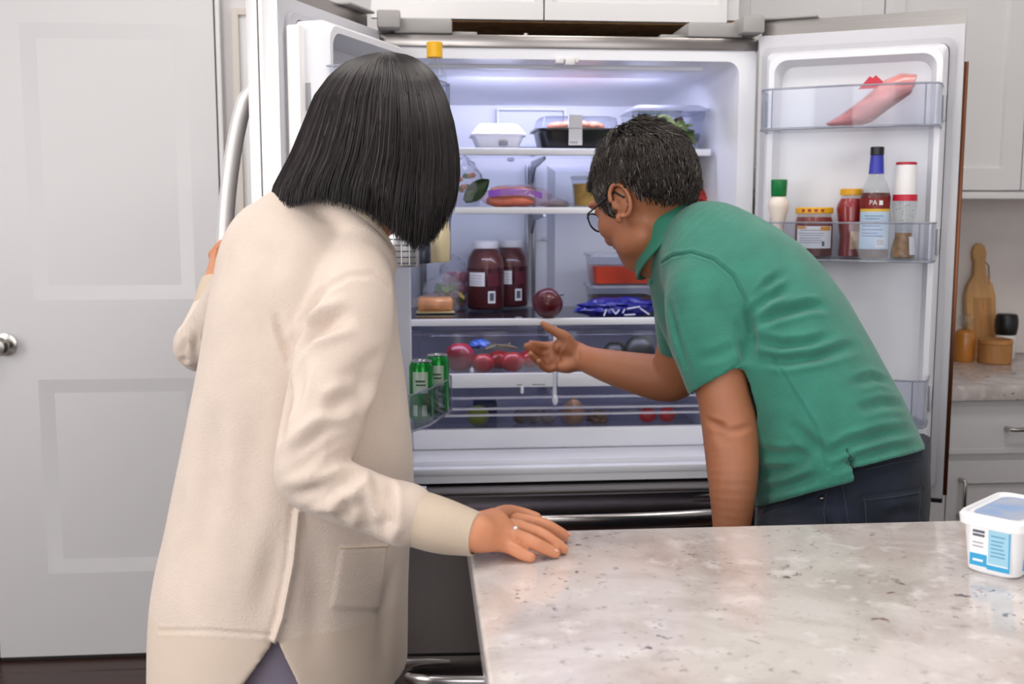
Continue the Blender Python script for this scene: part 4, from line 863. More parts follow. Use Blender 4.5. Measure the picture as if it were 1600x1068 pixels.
def vmesh(name, v, q, m, parent, smooth=2):
    v = v.astype(np.float32); me = bpy.data.meshes.new(name)
    if smooth:
        E = np.concatenate([q[:, [0, 1]], q[:, [1, 2]], q[:, [2, 3]], q[:, [3, 0]]]).astype(np.int64)
        for _ in range(smooth):
            acc = np.zeros_like(v); cnt = np.zeros(len(v), np.float32)
            np.add.at(acc, E[:, 0], v[E[:, 1]]); np.add.at(cnt, E[:, 0], 1); np.add.at(acc, E[:, 1], v[E[:, 0]]); np.add.at(cnt, E[:, 1], 1)
            v = v*.4+.6*acc/np.maximum(cnt, 1)[:, None]
    me.vertices.add(len(v)); me.vertices.foreach_set('co', v.ravel()); q = q[:, ::-1] if flipped(v, q) else q
    me.loops.add(len(q)*4); me.loops.foreach_set('vertex_index', q.ravel().astype(np.int32)); me.polygons.add(len(q)); me.polygons.foreach_set('loop_start', (np.arange(len(q))*4).astype(np.int32))
    me.update(calc_edges=True); me.validate()
    for k in (m if isinstance(m, (list, tuple)) else [m]): me.materials.append(k)
    me.polygons.foreach_set('use_smooth', np.ones(len(me.polygons), bool)); return put(name, me, parent)
def flipped(v, q):
    a, b, c = v[q[:, 0]], v[q[:, 1]], v[q[:, 2]]; return np.einsum('ij,ij->', a-v.mean(0), np.cross(b-a, c-a)) < 0
def getv(o): a = np.empty(len(o.data.vertices)*3, np.float32); o.data.vertices.foreach_get('co', a); return a.reshape(-1, 3)
def getn(o): a = np.empty(len(o.data.vertices)*3, np.float32); o.data.vertices.foreach_get('normal', a); return a.reshape(-1, 3)
def setv(o, v): o.data.vertices.foreach_set('co', v.astype(np.float32).ravel()); o.data.update()
def hit(bvh, px, py):
    d = ray(px, py).normalized(); r = bvh.ray_cast(CAM, d); return r[0]
class Folds:
    """creases and welts pressed into a garment along lines that lie on its surface"""
    def __init__(s, o): s.o = o; s.v = getv(o); s.n = getn(o); s.bvh = BVHTree.FromPolygons([tuple(x) for x in s.v], [tuple(p.vertices) for p in o.data.polygons]); s.off = np.zeros(len(s.v), np.float32); s.bvh0 = s.bvh
    def line(s, pts):
        out = []
        for a, b in zip(pts, pts[1:]):
            for i in range(8):
                h = hit(s.bvh, a[0]+(b[0]-a[0])*i/8, a[1]+(b[1]-a[1])*i/8)
                if h is not None: out.append(h)
        h = hit(s.bvh, *pts[-1])
        if h is not None: out.append(h)
        return out
    def crease(s, pts, depth=.006, wid=.012, ridge=.35, taper=True):
        L0 = [np.array(tuple(p), np.float32) for p in s.line(pts)]; runs = [[]]
        for q in L0:
            if runs[-1] and np.linalg.norm(q-runs[-1][-1]) > .035: runs.append([])
            runs[-1].append(q)
        L = np.array(max(runs, key=len)) if L0 else []
        if len(L) < 3: return
        lo, hi = L.min(0)-wid*3.5, L.max(0)+wid*3.5; idx = np.where(((s.v > lo) & (s.v < hi)).all(1))[0]
        V = s.v[idx]; best = np.full(len(V), 9, np.float32); tt = np.zeros(len(V), np.float32); n = len(L)-1
        for i in range(n):
            a, b = L[i], L[i+1]; ab = b-a; t = np.clip(((V-a) @ ab)/max(ab @ ab, 1e-12), 0, 1); d = np.linalg.norm(V-a-t[:, None]*ab, axis=1); m = d < best; best[m] = d[m]; tt[m] = (i+t[m])/n
        ridge = 0 if wid >= .014 else ridge; x = best/wid; w_ = np.exp(-x*x)-ridge*np.exp(-((x-1.7)/.7)**2)
        if taper: w_ = w_*np.sin(np.pi*np.clip(tt*.98+.01, 0, 1))**(.7 if wid < .012 else 1.4)
        tc = np.array(CAM, np.float32)-L.mean(0); tc /= np.linalg.norm(tc); w_ = w_*np.clip((s.n[idx] @ tc+.15)*4, 0, 1)
        s.off[idx] -= (depth*w_).astype(np.float32)
    def noise(s, sc, amp, seed=0, st=(1, 1, 1)):
        for i, p in enumerate(s.v): s.off[i] += amp*mnoise.noise(Vector((p[0]*sc*st[0]+seed, p[1]*sc*st[1], p[2]*sc*st[2])))
    def patch(s, pts, h=.003, edge=.004):
        """raise the area inside an outline that lies on the surface"""
        L = s.line(pts+[pts[0]]); A = np.array([tuple(p) for p in L]); c = A.mean(0); U, S_, Vt = np.linalg.svd(A-c); e1, e2, nn = Vt
        P2 = np.stack([(A-c) @ e1, (A-c) @ e2], 1); Q = s.v-c; idx = np.where(np.abs(Q @ nn) < .05)[0]; q = np.stack([Q[idx] @ e1, Q[idx] @ e2], 1)
        m = (q > P2.min(0)).all(1) & (q < P2.max(0)).all(1); idx = idx[m]; q = q[m]; ins = np.zeros(len(q), bool); dist = np.full(len(q), 9.)
        for i in range(len(P2)):
            a, b = P2[i], P2[(i+1) % len(P2)]; cond = (a[1] > q[:, 1]) != (b[1] > q[:, 1]); xs_ = (b[0]-a[0])*(q[:, 1]-a[1])/((b[1]-a[1]) or 1e-9)+a[0]; ins ^= cond & (q[:, 0] < xs_)
            ab = b-a; t = np.clip(((q-a) @ ab)/max(ab @ ab, 1e-12), 0, 1); dist = np.minimum(dist, np.linalg.norm(q-a-t[:, None]*ab, axis=1))
        s.off[idx] += np.where(ins, h*np.clip(dist/edge, 0, 1), 0).astype(np.float32)
    def done(s): setv(s.o, s.v+s.n*s.off[:, None]); s.o.data.update(); s.bvh = BVHTree.FromPolygons([tuple(x) for x in getv(s.o)], [tuple(p.vertices) for p in s.o.data.polygons])
    def stitch(s, name, pts, r, m, parent, lift=.0005, n=6):
        P = s.line(pts); g = G()
        if len(P) > 1: g.tube([p-ray(800, 534).normalized()*lift for p in P], r, n); return mk(name, g, m, parent)
def head(f, c, F, U, sc=1.0, k=.012):
    """head in the field f: c centre, F face direction, U up"""
    F = Vector(F).normalized(); U = (Vector(U)-F*Vector(U).dot(F)).normalized(); R = F.cross(U); M = np.array((R, F, U)).T
    def p(x, y, z): return tuple(Vector(c)+(R*x+F*y+U*z)*sc)
    def e(x, y, z, a, b, d, kk=k, op='add', rot=None): f.ell(p(x, y, z), (a*sc, b*sc, d*sc), M if rot is None else M @ rot, kk, op)
    e(0, -.012, .030, .077, .097, .090); e(0, .035, .025, .066, .062, .082); e(0, .028, -.045, .060, .062, .066, .02); e(0, .062, -.088, .030, .030, .026, .025)
    for s_ in (-1, 1):
        e(s_*.040, .058, -.022, .028, .034, .030, .015); e(s_*.045, .020, -.075, .022, .040, .026, .02)
        e(s_*.032, .088, .034, .026, .014, .009, .010); e(s_*.033, .104, .012, .016, .018, .010, .0, 'sub')
        e(s_*.033, .083, .012, .0135, .0135, .0125, .003)
        e(s_*.0335, .0835, .0195, .0165, .0145, .005, .004)
        e(s_*.012, .106, -.030, .009, .010, .008, .006)
    f.chain(rnd([(p(0, .090, .026), .008*sc), (p(0, .106, .002), .009*sc), (p(0, .116, -.024), .0125*sc), (p(0, .104, -.034), .009*sc)]), .012)
    e(0, .093, -.052, .023, .010, .0055, .006); e(0, .091, -.062, .019, .010, .006, .005); e(0, .103, -.0568, .024, .008, .0014, 0, 'sub')
    for s_ in (-1, 1):
        rim = []
        for i in range(15):
            a = math.radians(-115+i*20); rr = (.019, .031); rim.append((p(s_*(.080+.010*(.5+.5*math.cos(a-2.6))), -.012-rr[0]*math.cos(a)*1-.004, -.012+rr[1]*math.sin(a)*1.0), .0042*sc))
        f.chain(rnd(rim), .004, 2); e(s_*.079, -.012, -.010, .006, .016, .027, .006); e(s_*.080, .004, -.038, .006, .008, .010, .006); e(s_*.083, .003, -.014, .005, .005, .008, .004); e(s_*.088, -.008, -.016, .006, .008, .012, 0, 'sub')
    return p, (R, F, U)
def finger(f, pts, r0, r1, k=.003):
    n = len(pts)-1; st = []
    for i, p in enumerate(pts): st.append((p, r0+(r1-r0)*i/n))
    f.chain(rnd(st), k, 3, .012)
SKIN_M = mat('skin_tan', '#ad7050', .48, noise=(11, .07), sss=.12, bump=(140, .12, .002)); SKIN_W = mat('skin_warm', '#cf8c68', .45, noise=(10, .07), sss=.12, bump=(150, .10, .002))
NAIL = mat('nail', '#dfaa93', .28)
def face_parts(parent, p, fr, sc, hairm):
    R, F, U = fr; M = Matrix((R, F, U)).transposed()
    for s_ in (-1, 1):
        mk('eye', G().ell(p(s_*.033, .0815, .0115), (.0135*sc,)*3, 20, 14), mat('eye_white', '#e8e2dc', .15), parent)
        mk('iris', G().ell(p(s_*.033, .0930, .0105), (.0055*sc, .0026*sc, .0055*sc), 14, 10, M), mat('iris_brown', '#2a1810', .1), parent)
        g = G(); g.tube([p(s_*(.016+.009*i), .098-.0022*i*i*.55, .034+.003*math.sin(i*.9)) for i in range(5)], [.002, .0036, .0036, .003, .001], 6); mk('eyebrow', g, hairm, parent)
    mk('lips', G().ell(p(0, .0915, -.0515), (.0225*sc, .0098*sc, .0052*sc), 18, 8, M).ell(p(0, .0895, -.0625), (.0185*sc, .0098*sc, .0058*sc), 18, 8, M), mat('lip', '#a5594c', .4), parent)
def strands(name, paths, r, m, parent, colors=None, nsec=3):
    """many tapered hair locks as one mesh; paths: arrays of points"""
    V = []; Fq = []; Cc = []
    for si, P in enumerate(paths):
        P = np.asarray(P, float); n = len(P); T = np.gradient(P, axis=0); T /= np.linalg.norm(T, axis=1)[:, None]+1e-9
        ref = np.array((.3, -.8, .5)); A = np.cross(T, ref); A /= np.linalg.norm(A, axis=1)[:, None]+1e-9; B = np.cross(T, A); b0 = len(V)
        rr = r*np.minimum(1, 1.25*np.sin(np.pi*np.clip(np.linspace(.10, 1.0, n), 0, .985))+.12); rr = rr[:, None]
        for k in range(nsec):
            a = 2*math.pi*k/nsec; V.append(P+A*rr*math.cos(a)+B*rr*math.sin(a))
        b0 = si*n*nsec
        for k in range(nsec):
            k2 = (k+1) % nsec; i = np.arange(n-1); Fq.append(np.stack([b0+k*n+i, b0+k2*n+i, b0+k2*n+i+1, b0+k*n+i+1], 1))
        if colors is not None: Cc.append(np.repeat(np.array(colors[si])[None], n*nsec, 0))
    V = np.concatenate(V); Fq = np.concatenate(Fq); me = bpy.data.meshes.new(name); me.vertices.add(len(V)); me.vertices.foreach_set('co', V.astype(np.float32).ravel())
    me.loops.add(len(Fq)*4); me.loops.foreach_set('vertex_index', Fq.ravel().astype(np.int32)); me.polygons.add(len(Fq)); me.polygons.foreach_set('loop_start', (np.arange(len(Fq))*4).astype(np.int32)); me.update(calc_edges=True)
    me.polygons.foreach_set('use_smooth', np.ones(len(Fq), bool)); me.materials.append(m)
    if colors is not None:
        at_ = me.color_attributes.new('strand', 'FLOAT_COLOR', 'POINT'); at_.data.foreach_set('color', np.concatenate(Cc).astype(np.float32).ravel())
    o = put(name, me, parent); o['kind'] = 'stuff'; return o
# ------------------------------------------------------------------ man in the green polo shirt
def build_man():
    foot0 = ad(1320, 760, 1.88)
    T = thing('person', (foot0.x, foot0.y, 0), 'person in green polo shirt and jeans bending forward, one open hand reaching into the refrigerator', 'person')
    # --- skin: head, neck, arms and hands
    hc = ad(1009, 312, 2.01); F = RT*-.56+FW*.75-UP*.37; U = RT*-.25+FW*.24+UP*.94
    f = Field(Vector((.04, 1.62, .70)), Vector((.66, 2.58, 1.62)), .0026)
    p, fr = head(f, hc, F, U, 1.0)
    neck = [(ad(1012, 345, 2.03), .064, .060, tuple(RT)), (ad(1030, 372, 2.03), .062, .060, tuple(RT)), (ad(1056, 395, 2.02), .070, .066, tuple(RT)), (ad(1088, 425, 2.00), .055, .055, tuple(RT))]
    f.chain([(tuple(a), b, c, d) for a, b, c, d in neck], .03)
    # reaching right arm
    rows = [(1075, 520, 2.20, 44, .052), (1060, 575, 2.24, 41, .050), (1040, 590, 2.26, 38, .048), (1000, 584, 2.29, 33, .042), (955, 573, 2.33, 27, .034), (925, 564, 2.36, 22, .026), (905, 557, 2.38, 20, .021), (892, 555, 2.39, 21, .018)]
    f.chain(imgst(rows), .0)
    H = lambda x, y, d: ad(x, y, d)
    mm = 2.385/FPX
    f.chain(imgst([(905, 557, 2.385, 20, .019), (890, 556, 2.39, 26, .016), (876, 556, 2.395, 26, .0145), (864, 556, 2.40, 21, .012)]), .012)
    f.ell(H(882, 540, 2.375), (.026, .017, .020), None, .014)                      # thumb ball
    f.ell(H(885, 572, 2.375), (.022, .014, .014), None, .014)                      # heel of the little-finger side
    f.chain(rnd([(H(893, 545, 2.375), .014), (H(884, 527, 2.365), .0128), (H(868, 518, 2.36), .0105), (H(856, 511, 2.355), .0092), (H(848, 505, 2.352), .0062)]), .008, 3, .02)
    finger(f, [H(872, 541, 2.395), H(858, 540, 2.40), H(845, 539, 2.395), H(830, 536, 2.385)], .0105, .0072, .006)
    finger(f, [H(866, 550, 2.40), H(848, 552, 2.405), H(834, 547, 2.39), H(823, 540, 2.375)], .0105, .0074, .006)
    finger(f, [H(866, 561, 2.40), H(850, 566, 2.40), H(838, 562, 2.385), H(829, 553, 2.37)], .0102, .0072, .006)
    finger(f, [H(870, 571, 2.395), H(858, 577, 2.39), H(848, 573, 2.378), H(842, 564, 2.365)], .0090, .0064, .006)
    # hanging left arm, hand on the thigh
    f.chain([(tuple(ad(1085, 430, 2.0)), .060, .06, tuple(RT)), (tuple(ad(1140, 480, 1.97)), .085, .085, tuple(RT)), (tuple(ad(1170, 530, 1.95)), .09, .09, tuple(RT))], .02)
    f.chain(rnd([(ad(1130, 480, 1.97), .05), (ad(1112, 520, 1.85), .042), (ad(1120, 570, 1.82), .044)]), .02)
    f.chain(rnd([(ad(1110, 470, 2.02), .05), (ad(1090, 490, 2.14), .045), (ad(1078, 520, 2.20), .045)]), .02)
    f.chain(imgst([(1121, 575, 1.82, 43, .046), (1131, 620, 1.815, 41, .046), (1139, 658, 1.81, 43, .047), (1143, 700, 1.80, 42, .045), (1145, 745, 1.79, 39, .040), (1144, 800, 1.785, 32, .032), (1141, 850, 1.78, 26, .024), (1141, 875, 1.78, 28, .020)]), .0)
    f.ell(ad(1146, 665, 1.845), (.03, .03, .03), None, .02)
    hw = ad(1141, 872, 1.78); dn = Vector((.02, .10, -.16)).normalized(); sd = RT
    f.chain([(tuple(hw), .030, .016, tuple(sd)), (tuple(hw+dn*.045), .041, .015, tuple(sd)), (tuple(hw+dn*.085), .041, .013, tuple(sd))], .012)
    for i, (o, L) in enumerate(((-.030, .068), (-.010, .078), (.011, .074), (.030, .058))):
        b = hw+dn*.083+sd*o; finger(f, [b, b+dn*L*.45+FW*.004, b+dn*L*.78+FW*.012, b+dn*L+FW*.022], .0098, .0070)
    finger(f, [hw+dn*.02-sd*.028, hw+dn*.05-sd*.052+FW*.012, hw+dn*.085-sd*.058+FW*.02], .012, .0080)
    v, q = f.mesh(); body = vmesh('body', v, q, SKIN_M, T, 1)
    fd = Folds(body)
    fd.crease([(1101, 655), (1120, 664), (1138, 668)], .0035, .006, .3); fd.crease([(1130, 675), (1155, 672), (1176, 664)], .003, .006, .3); fd.crease([(1118, 655), (1126, 680), (1140, 695)], .0025, .010, .2)
    fd.crease([(905, 545), (903, 565)], .0015, .004, .2); fd.crease([(880, 535), (872, 552), (876, 568)], .0022, .004, .3)
    fd.done()
    HM = mat('man_hair', attr='strand', rough=.42); dark = mat('black_hair_base', '#17130f', .5)
    face_parts(T, p, fr, 1.0, dark)
    # --- short wavy hair: a close cap and many locks
    R_, F_, U_ = fr; Mh = Matrix((R_, F_, U_)).transposed()
    def scalp(th, ph, e=0):
        """th from the crown down, ph around (0 = face, + = right)"""
        x, y, z = math.sin(th)*math.sin(ph), math.sin(th)*math.cos(ph), math.cos(th)
        return Vector((x*(.083+e), -.014+y*(.104+e), .030+z*(.099+e)))
    def line(ph):
        a = abs(ph)                                              # hairline: polar angle where the hair stops
        pts = [(0, 1.00), (.5, 1.03), (.85, 1.15), (1.05, 1.95), (1.27, 2.08), (1.36, 1.55), (1.75, 1.58), (1.95, 2.12), (2.4, 2.34), (3.15, 2.38)]
        for (a0, t0), (a1, t1) in zip(pts, pts[1:]):
            if a <= a1: return t0+(t1-t0)*(a-a0)/(a1-a0)
        return pts[-1][1]
    g = G(); N = 64; K = 14
    rows = [[Vector(hc)+Mh @ scalp(.02+(line((-math.pi+2*math.pi*i/N))-.02)*k/K, -math.pi+2*math.pi*i/N, .0035*(1 if k < K-1 else .0)-.004*(k == K)) for i in range(N)] for k in range(K+1)]
    g.loft(rows, cap=False); mk('hair_cap', g, dark, T, rec=False)
    rng = random.Random(5); paths = []; cols = []
    for i in range(7000):
        ph = rng.uniform(-math.pi, math.pi); L = line(ph); th = math.acos(1-rng.random()*(1-math.cos(L)))
        if th > L-.01: continue
        top = max(0, 1-th/1.25); ln = .026+.030*top+.008*rng.random()
        if abs(ph) > 1.0 and th > 1.45: ln *= .55
        b = scalp(th, ph, .001); t1 = scalp(th+.06, ph, .001); n = (b-Vector((0, -.014, .03))).normalized(); dn = (t1-b).normalized(); sdv = n.cross(dn)
        side = (.55 if ph > 0 else .55)*math.sin(ph*1.0+2.2); wv = rng.uniform(-.16, .16)+1.5*mnoise.noise(Vector((b.x*17, b.y*17, b.z*17+4)))
        pr = []
        for k in range(6):
            s_ = k/5; pos = b+dn*ln*s_+sdv*ln*(.62*s_*wv+.16*math.sin(s_*4.5+wv*4)*s_)+n*(.002+(.010*top+.003)*(1+.7*mnoise.noise(Vector((b.x*30, b.y*30, b.z*30))))*math.sin(min(1, s_*1.25)*math.pi*.85)+.002*rng.random()); pr.append(hc+Mh @ pos)
        paths.append(pr)
        grey = .10+.22*max(0, math.cos(ph))*(th < 1.4)+.45*(th > 1.35)*(abs(ph) < 2.2)
        c = lin('#6f6964') if rng.random() < grey*.28 else lin('#1d1713') if rng.random() < .7 else lin('#3a2f28'); cols.append(c)
    strands('hair', paths, .0009, HM, T, cols)
    # --- glasses
    gl = mat('glasses_frame', '#141416', .25); gm = bpy.data.objects.new('eyeglasses', None); COL.objects.link(gm); gm.parent = T; gm.location = hc; gm.matrix_parent_inverse = W[T].inverted(); W[gm] = Matrix.Translation(hc)
    for s_ in (-1, 1):
        g = G(); ctr = (s_*.033, .112, .006); pts = [p(ctr[0]+.0255*math.cos(a)*(1 if abs(math.cos(a)) < .9 else .97), ctr[1]-.010*(abs(ctr[0]+.0255*math.cos(a))/.058)**2, ctr[2]+.019*math.sin(a)) for a in [2*math.pi*i/24 for i in range(25)]]
        g.tube(pts, .0017, 8, False); mk('rim', g, gl, gm)
        g = G(); g.poly([Vector(q) for q in pts[:-1]]); mk('lens', g, clear('lens', '#f4f7fa', .02, .03), gm)
        g = G(); g.tube([p(s_*.058, .103, .012), p(s_*.072, .085, .012), p(s_*.0845, .03, .008), p(s_*.0865, -.01, .008), p(s_*.085, -.028, -.012)], .0020, 8, True, .7); mk('temple', g, gl, gm)
    g = G(); g.tube([p(-.009, .112, .010), p(-.004, .116, .013), p(.004, .116, .013), p(.009, .112, .010)], .0016, 8); mk('bridge', g, gl, gm)
    # --- polo shirt
    GREEN = mat('green_pique', '#2e7a68', .85, noise=(22, .12), sheen=.25, bump=(360, .6, .002))
    f = Field(ad(1230, 560, 1.95)-Vector((.42, .34, .36)), ad(1230, 560, 1.95)+Vector((.36, .36, .40)), .0036)
    tors = imgst([(1318, 775, 1.855, 136, .172), (1312, 742, 1.86, 134, .172), (1286, 664, 1.87, 125, .172), (1246, 581, 1.89, 119, .168), (1198, 497, 1.925, 116, .165), (1148, 437, 1.96, 104, .155), (1102, 396, 1.985, 87, .125), (1066, 372, 2.01, 64, .085), (1052, 362, 2.015, 55, .070)])
    f.chain(tors, .0, 6, cap=.22)
    # near sleeve and far sleeve
    hem = ad(1127, 592, 1.82); hn = (ad(1127, 592, 1.82)-ad(1103, 500, 1.84)).normalized()
    e1 = (ad(1168, 570, 1.82)-ad(1086, 612, 1.82)).normalized(); hn = (hn-e1*hn.dot(e1)).normalized()
    f.chain(imgst([(1098, 432, 1.90, 58, .075), (1100, 470, 1.86, 61, .075), (1105, 520, 1.835, 61, .066), (1116, 565, 1.82, 56, .060), (1132, 620, 1.81, 50, .056)]), .032, cut=(hem, hn))
    f.chain(imgst([(1116, 565, 1.82, 50, .054), (1136, 640, 1.81, 48, .052)]), op='sub')
    f.chain(imgst([(1085, 430, 2.10, 62, .075), (1078, 480, 2.17, 56, .070), (1074, 540, 2.21, 46, .058)]), .05, cut=(ad(1070, 556, 2.2), (ad(1072, 600, 2.2)-ad(1078, 520, 2.18)).normalized()))
    f.chain(imgst([(1052, 410, 2.02, 40, .075), (1066, 470, 2.04, 46, .09), (1088, 540, 2.02, 40, .09)]), .03)
    # neck opening, hem and side vent
    f.chain(imgst([(1046, 352, 2.02, 50, .060), (1030, 340, 2.02, 60, .07)]), op='sub')
    a, b = ad(1187, 791, 1.86), ad(1283, 765, 1.86); d = (b-a).normalized(); n = d.cross((a-CAM).normalized()); n = n if n.z < 0 else -n
    X, Y, Z = f.grid([0, 0, 0], f.n); pl = (X-a.x)*n.x+(Y-a.y)*n.y+(Z-a.z)*n.z; s0 = (ad(1291, 740, 1.86)-a).dot(d); ss = (X-a.x)*d.x+(Y-a.y)*d.y+(Z-a.z)*d.z
    b1, b2 = ad(1300, 737, 1.86), ad(1440, 704, 1.86); d2 = (b2-b1).normalized(); n2 = d2.cross((b1-CAM).normalized()); n2 = n2 if n2.z < 0 else -n2
    pl2 = (X-b1.x)*n2.x+(Y-b1.y)*n2.y+(Z-b1.z)*n2.z; f.d = np.maximum(f.d, np.where(ss < s0, pl, np.maximum(pl2, np.where(pl2 > -.03, .004-(ss-s0), -1)))).astype(np.float32)
    v, q = f.mesh(); shirt = vmesh('polo_shirt', v, q, GREEN, T, 2)
    # vent: lift the front tail line higher at the back of the hip
    fd = Folds(shirt)
    C = lambda pts, d, w_, *a: fd.crease(pts, d*1.75, w_*.75, *a)
    C([(1034, 410), (1050, 399), (1080, 394), (1115, 405), (1145, 430), (1165, 470), (1170, 520)], .0022, .0045, .5, False)      # armhole seam
    C([(1166, 480), (1172, 530), (1170, 568)], .010, .014, .2)
    C([(1172, 492), (1200, 465), (1235, 448)], .006, .011); C([(1176, 505), (1215, 490), (1262, 478), (1290, 478)], .007, .012); C([(1180, 530), (1220, 540), (1262, 536), (1300, 525)], .006, .011)
    C([(1185, 560), (1230, 563), (1280, 556), (1340, 538)], .007, .012); C([(1178, 470), (1205, 440), (1225, 425)], .004, .010)
    C([(1208, 560), (1245, 620), (1275, 670), (1293, 730)], .002, .004, .5, False)                                  # side seam
    C([(1290, 715), (1330, 692), (1380, 678), (1425, 672)], .006, .012); C([(1296, 735), (1340, 715), (1395, 700), (1436, 693)], .005, .010)
    C([(1190, 740), (1225, 735), (1265, 715)], .006, .013); C([(1186, 705), (1225, 712), (1280, 705)], .005, .012); C([(1195, 768), (1240, 755), (1283, 742)], .005, .011)
    C([(1330, 600), (1365, 590), (1392, 596)], .004, .011); C([(1340, 640), (1380, 630), (1415, 632)], .004, .011); C([(1235, 660), (1265, 690), (1290, 705)], .004, .012)
    C([(1045, 470), (1056, 520), (1075, 580)], .004, .010); C([(1150, 500), (1158, 540), (1162, 566)], .004, .010); C([(1090, 560), (1120, 555), (1155, 540)], .002, .012)
    C([(1092, 603), (1130, 585), (1164, 563)], .0012, .003, .5, False)
    fd.noise(14, .0018, 3); fd.done()
    fd.stitch('shoulder_seam', [(1034, 408), (1052, 397), (1080, 392), (1115, 404), (1145, 429), (1164, 465), (1170, 505)], .0008, GREEN, T, .0)
    # collar: a folded band round the neck
    nc = ad(1050, 372, 2.015); ax = (ad(1020, 322, 2.03)-ad(1075, 402, 2.005)).normalized(); vv_ = (nc-CAM).normalized(); ua = ax.cross(vv_).normalized(); ub_ = ax.cross(ua)
    if ua.x < 0: ua = -ua
    g = G(); rows = []; px = 2.015/FPX
    for (h, ra, rb) in ((.000, 60, .068), (.020, 58, .064), (.036, 58.5, .063), (.041, 62, .066), (.032, 66, .071), (.008, 74, .080), (-.012, 81, .090), (-.014, 78, .088), (.006, 71, .078)):
        ring = []
        for i in range(48):
            t = 2*math.pi*i/48; fr_ = max(0, -math.cos(t))            # front of the neck lies towards -ua
            ring.append(nc+ax*(h-.020*fr_-.004*math.cos(t))+ua*ra*px*math.cos(t)+ub_*rb*math.sin(t))
        rows.append(ring)
    g.loft(rows, cap=False); mk('collar', g, mat('green_rib', '#2c8069', .85, sheen=.2, bump=(500, .3, .0015)), T)
    mk('button', G().lathe(ad(1016, 440, 1.945), [(.001, 0), (.005, 0), (.005, .002), (.001, .0025)], 12, M=Matrix.Rotation(math.radians(80), 3, 'X')), mat('green_button', '#1f5b4c', .3), T)
    # --- jeans
    DEN = mat('dark_denim', '#1a2131', .85, noise=(14, .5), bump=(600, .3, .001), sheen=.1)
    hipc = ad(1318, 760, 1.875)
    f = Field((hipc.x-.36, hipc.y-.32, .02), (hipc.x+.30, hipc.y+.32, 1.06), .004)
    f.chain(imgst([(1335, 690, 1.90, 112, .138), (1326, 725, 1.89, 120, .145), (1318, 770, 1.88, 126, .150), (1312, 825, 1.875, 126, .152), (1308, 870, 1.875, 118, .150)]), .0)
    hipL, hipR = ad(1268, 850, 1.80), ad(1352, 850, 1.955)
    feet = []
    for hp, kn, an in ((hipL, (hipL.x-.035, hipL.y-.005, .47), (hipL.x+.02, hipL.y+.035, .075)), (hipR, (hipR.x-.035, hipR.y+.01, .47), (hipR.x+.01, hipR.y+.05, .075))):
        f.chain([(tuple(hp), .092, .092, (1, 0, 0)), ((hp.x*.6+kn[0]*.4, hp.y*.6+kn[1]*.4, hp.z*.6+kn[2]*.4), .082, .085, (1, 0, 0)), (kn, .062, .065, (1, 0, 0)), ((kn[0]*.45+an[0]*.55+.008, kn[1]*.45+an[1]*.55, .26), .062, .066, (1, 0, 0)), ((an[0], an[1], .10), .060, .064, (1, 0, 0)), (an, .062, .066, (1, 0, 0))], .03); feet.append(an)
    f.half((0, 0, .055), (0, 0, -1)); f.half(tuple(ad(1312, 716, 1.87)), tuple((ad(1286, 640, 1.87)-ad(1312, 742, 1.87)).normalized()))
    v, q = f.mesh(); jeans = vmesh('jeans', v, q, DEN, T, 2)
    fd = Folds(jeans); C = fd.crease
    C([(1290, 790), (1300, 815), (1305, 824)], .006, .012); C([(1200, 815), (1250, 800), (1290, 770)], .003, .008); C([(1350, 730), (1400, 716), (1440, 712)], .0015, .0035, .5, False)
    C([(1345, 775), (1395, 770), (1442, 762)], .0015, .003, .6, False); C([(1347, 775), (1350, 824)], .0015, .003, .6, False); C([(1310, 745), (1316, 780), (1322, 820)], .0018, .0035, .5, False)
    C([(1195, 800), (1240, 785), (1285, 760)], .002, .004, .5, False); C([(1380, 810), (1410, 800), (1440, 800)], .004, .010)
    fd.patch([(1348, 776), (1396, 771), (1438, 764), (1436, 822), (1352, 823)], .0025); fd.noise(16, .0022, 9); fd.done()
    ST = mat('denim_stitch', '#3c4252', .8)
    for pts in ([(1347, 781), (1395, 776), (1438, 769)], [(1351, 779), (1354, 822)], [(1352, 733), (1398, 722), (1440, 717)], [(1314, 748), (1320, 782), (1326, 820)], [(1291, 770), (1287, 800), (1290, 822)]): fd.stitch('stitching', pts, .0009, ST, T)
    h = hit(fd.bvh, 1284, 778)
    if h is not None: mk('rivet', G().ell(h, (.005, .005, .005), 12, 8), mat('rivet_metal', '#8a8580', .3, 1), T)
    SH = mat('dark_shoe', '#2a2422', .5)
    for an in feet:
        d = Vector((-.8, .6, 0)); s_ = Vector((.6, .8, 0)); g = G(); rows = []
        for (t, wd, hh, lo) in ((-.085, .018, .045, .004), (-.075, .032, .075, 0), (-.03, .040, .095, 0), (.04, .040, .085, 0), (.11, .046, .058, 0), (.165, .040, .045, .002), (.19, .016, .03, .008)):
            c = Vector((an[0], an[1], 0))+d*t; rows.append([c+s_*wd*math.cos(a)*(1 if math.sin(a) < 0 else .92)+Vector((0, 0, max(lo, lo+hh*.5+hh*.5*max(-1, min(1, 1.5*math.sin(a)))))) for a in [2*math.pi*i/16 for i in range(16)]])
        g.loft(rows); mk('shoe', g, SH, T)
build_man()
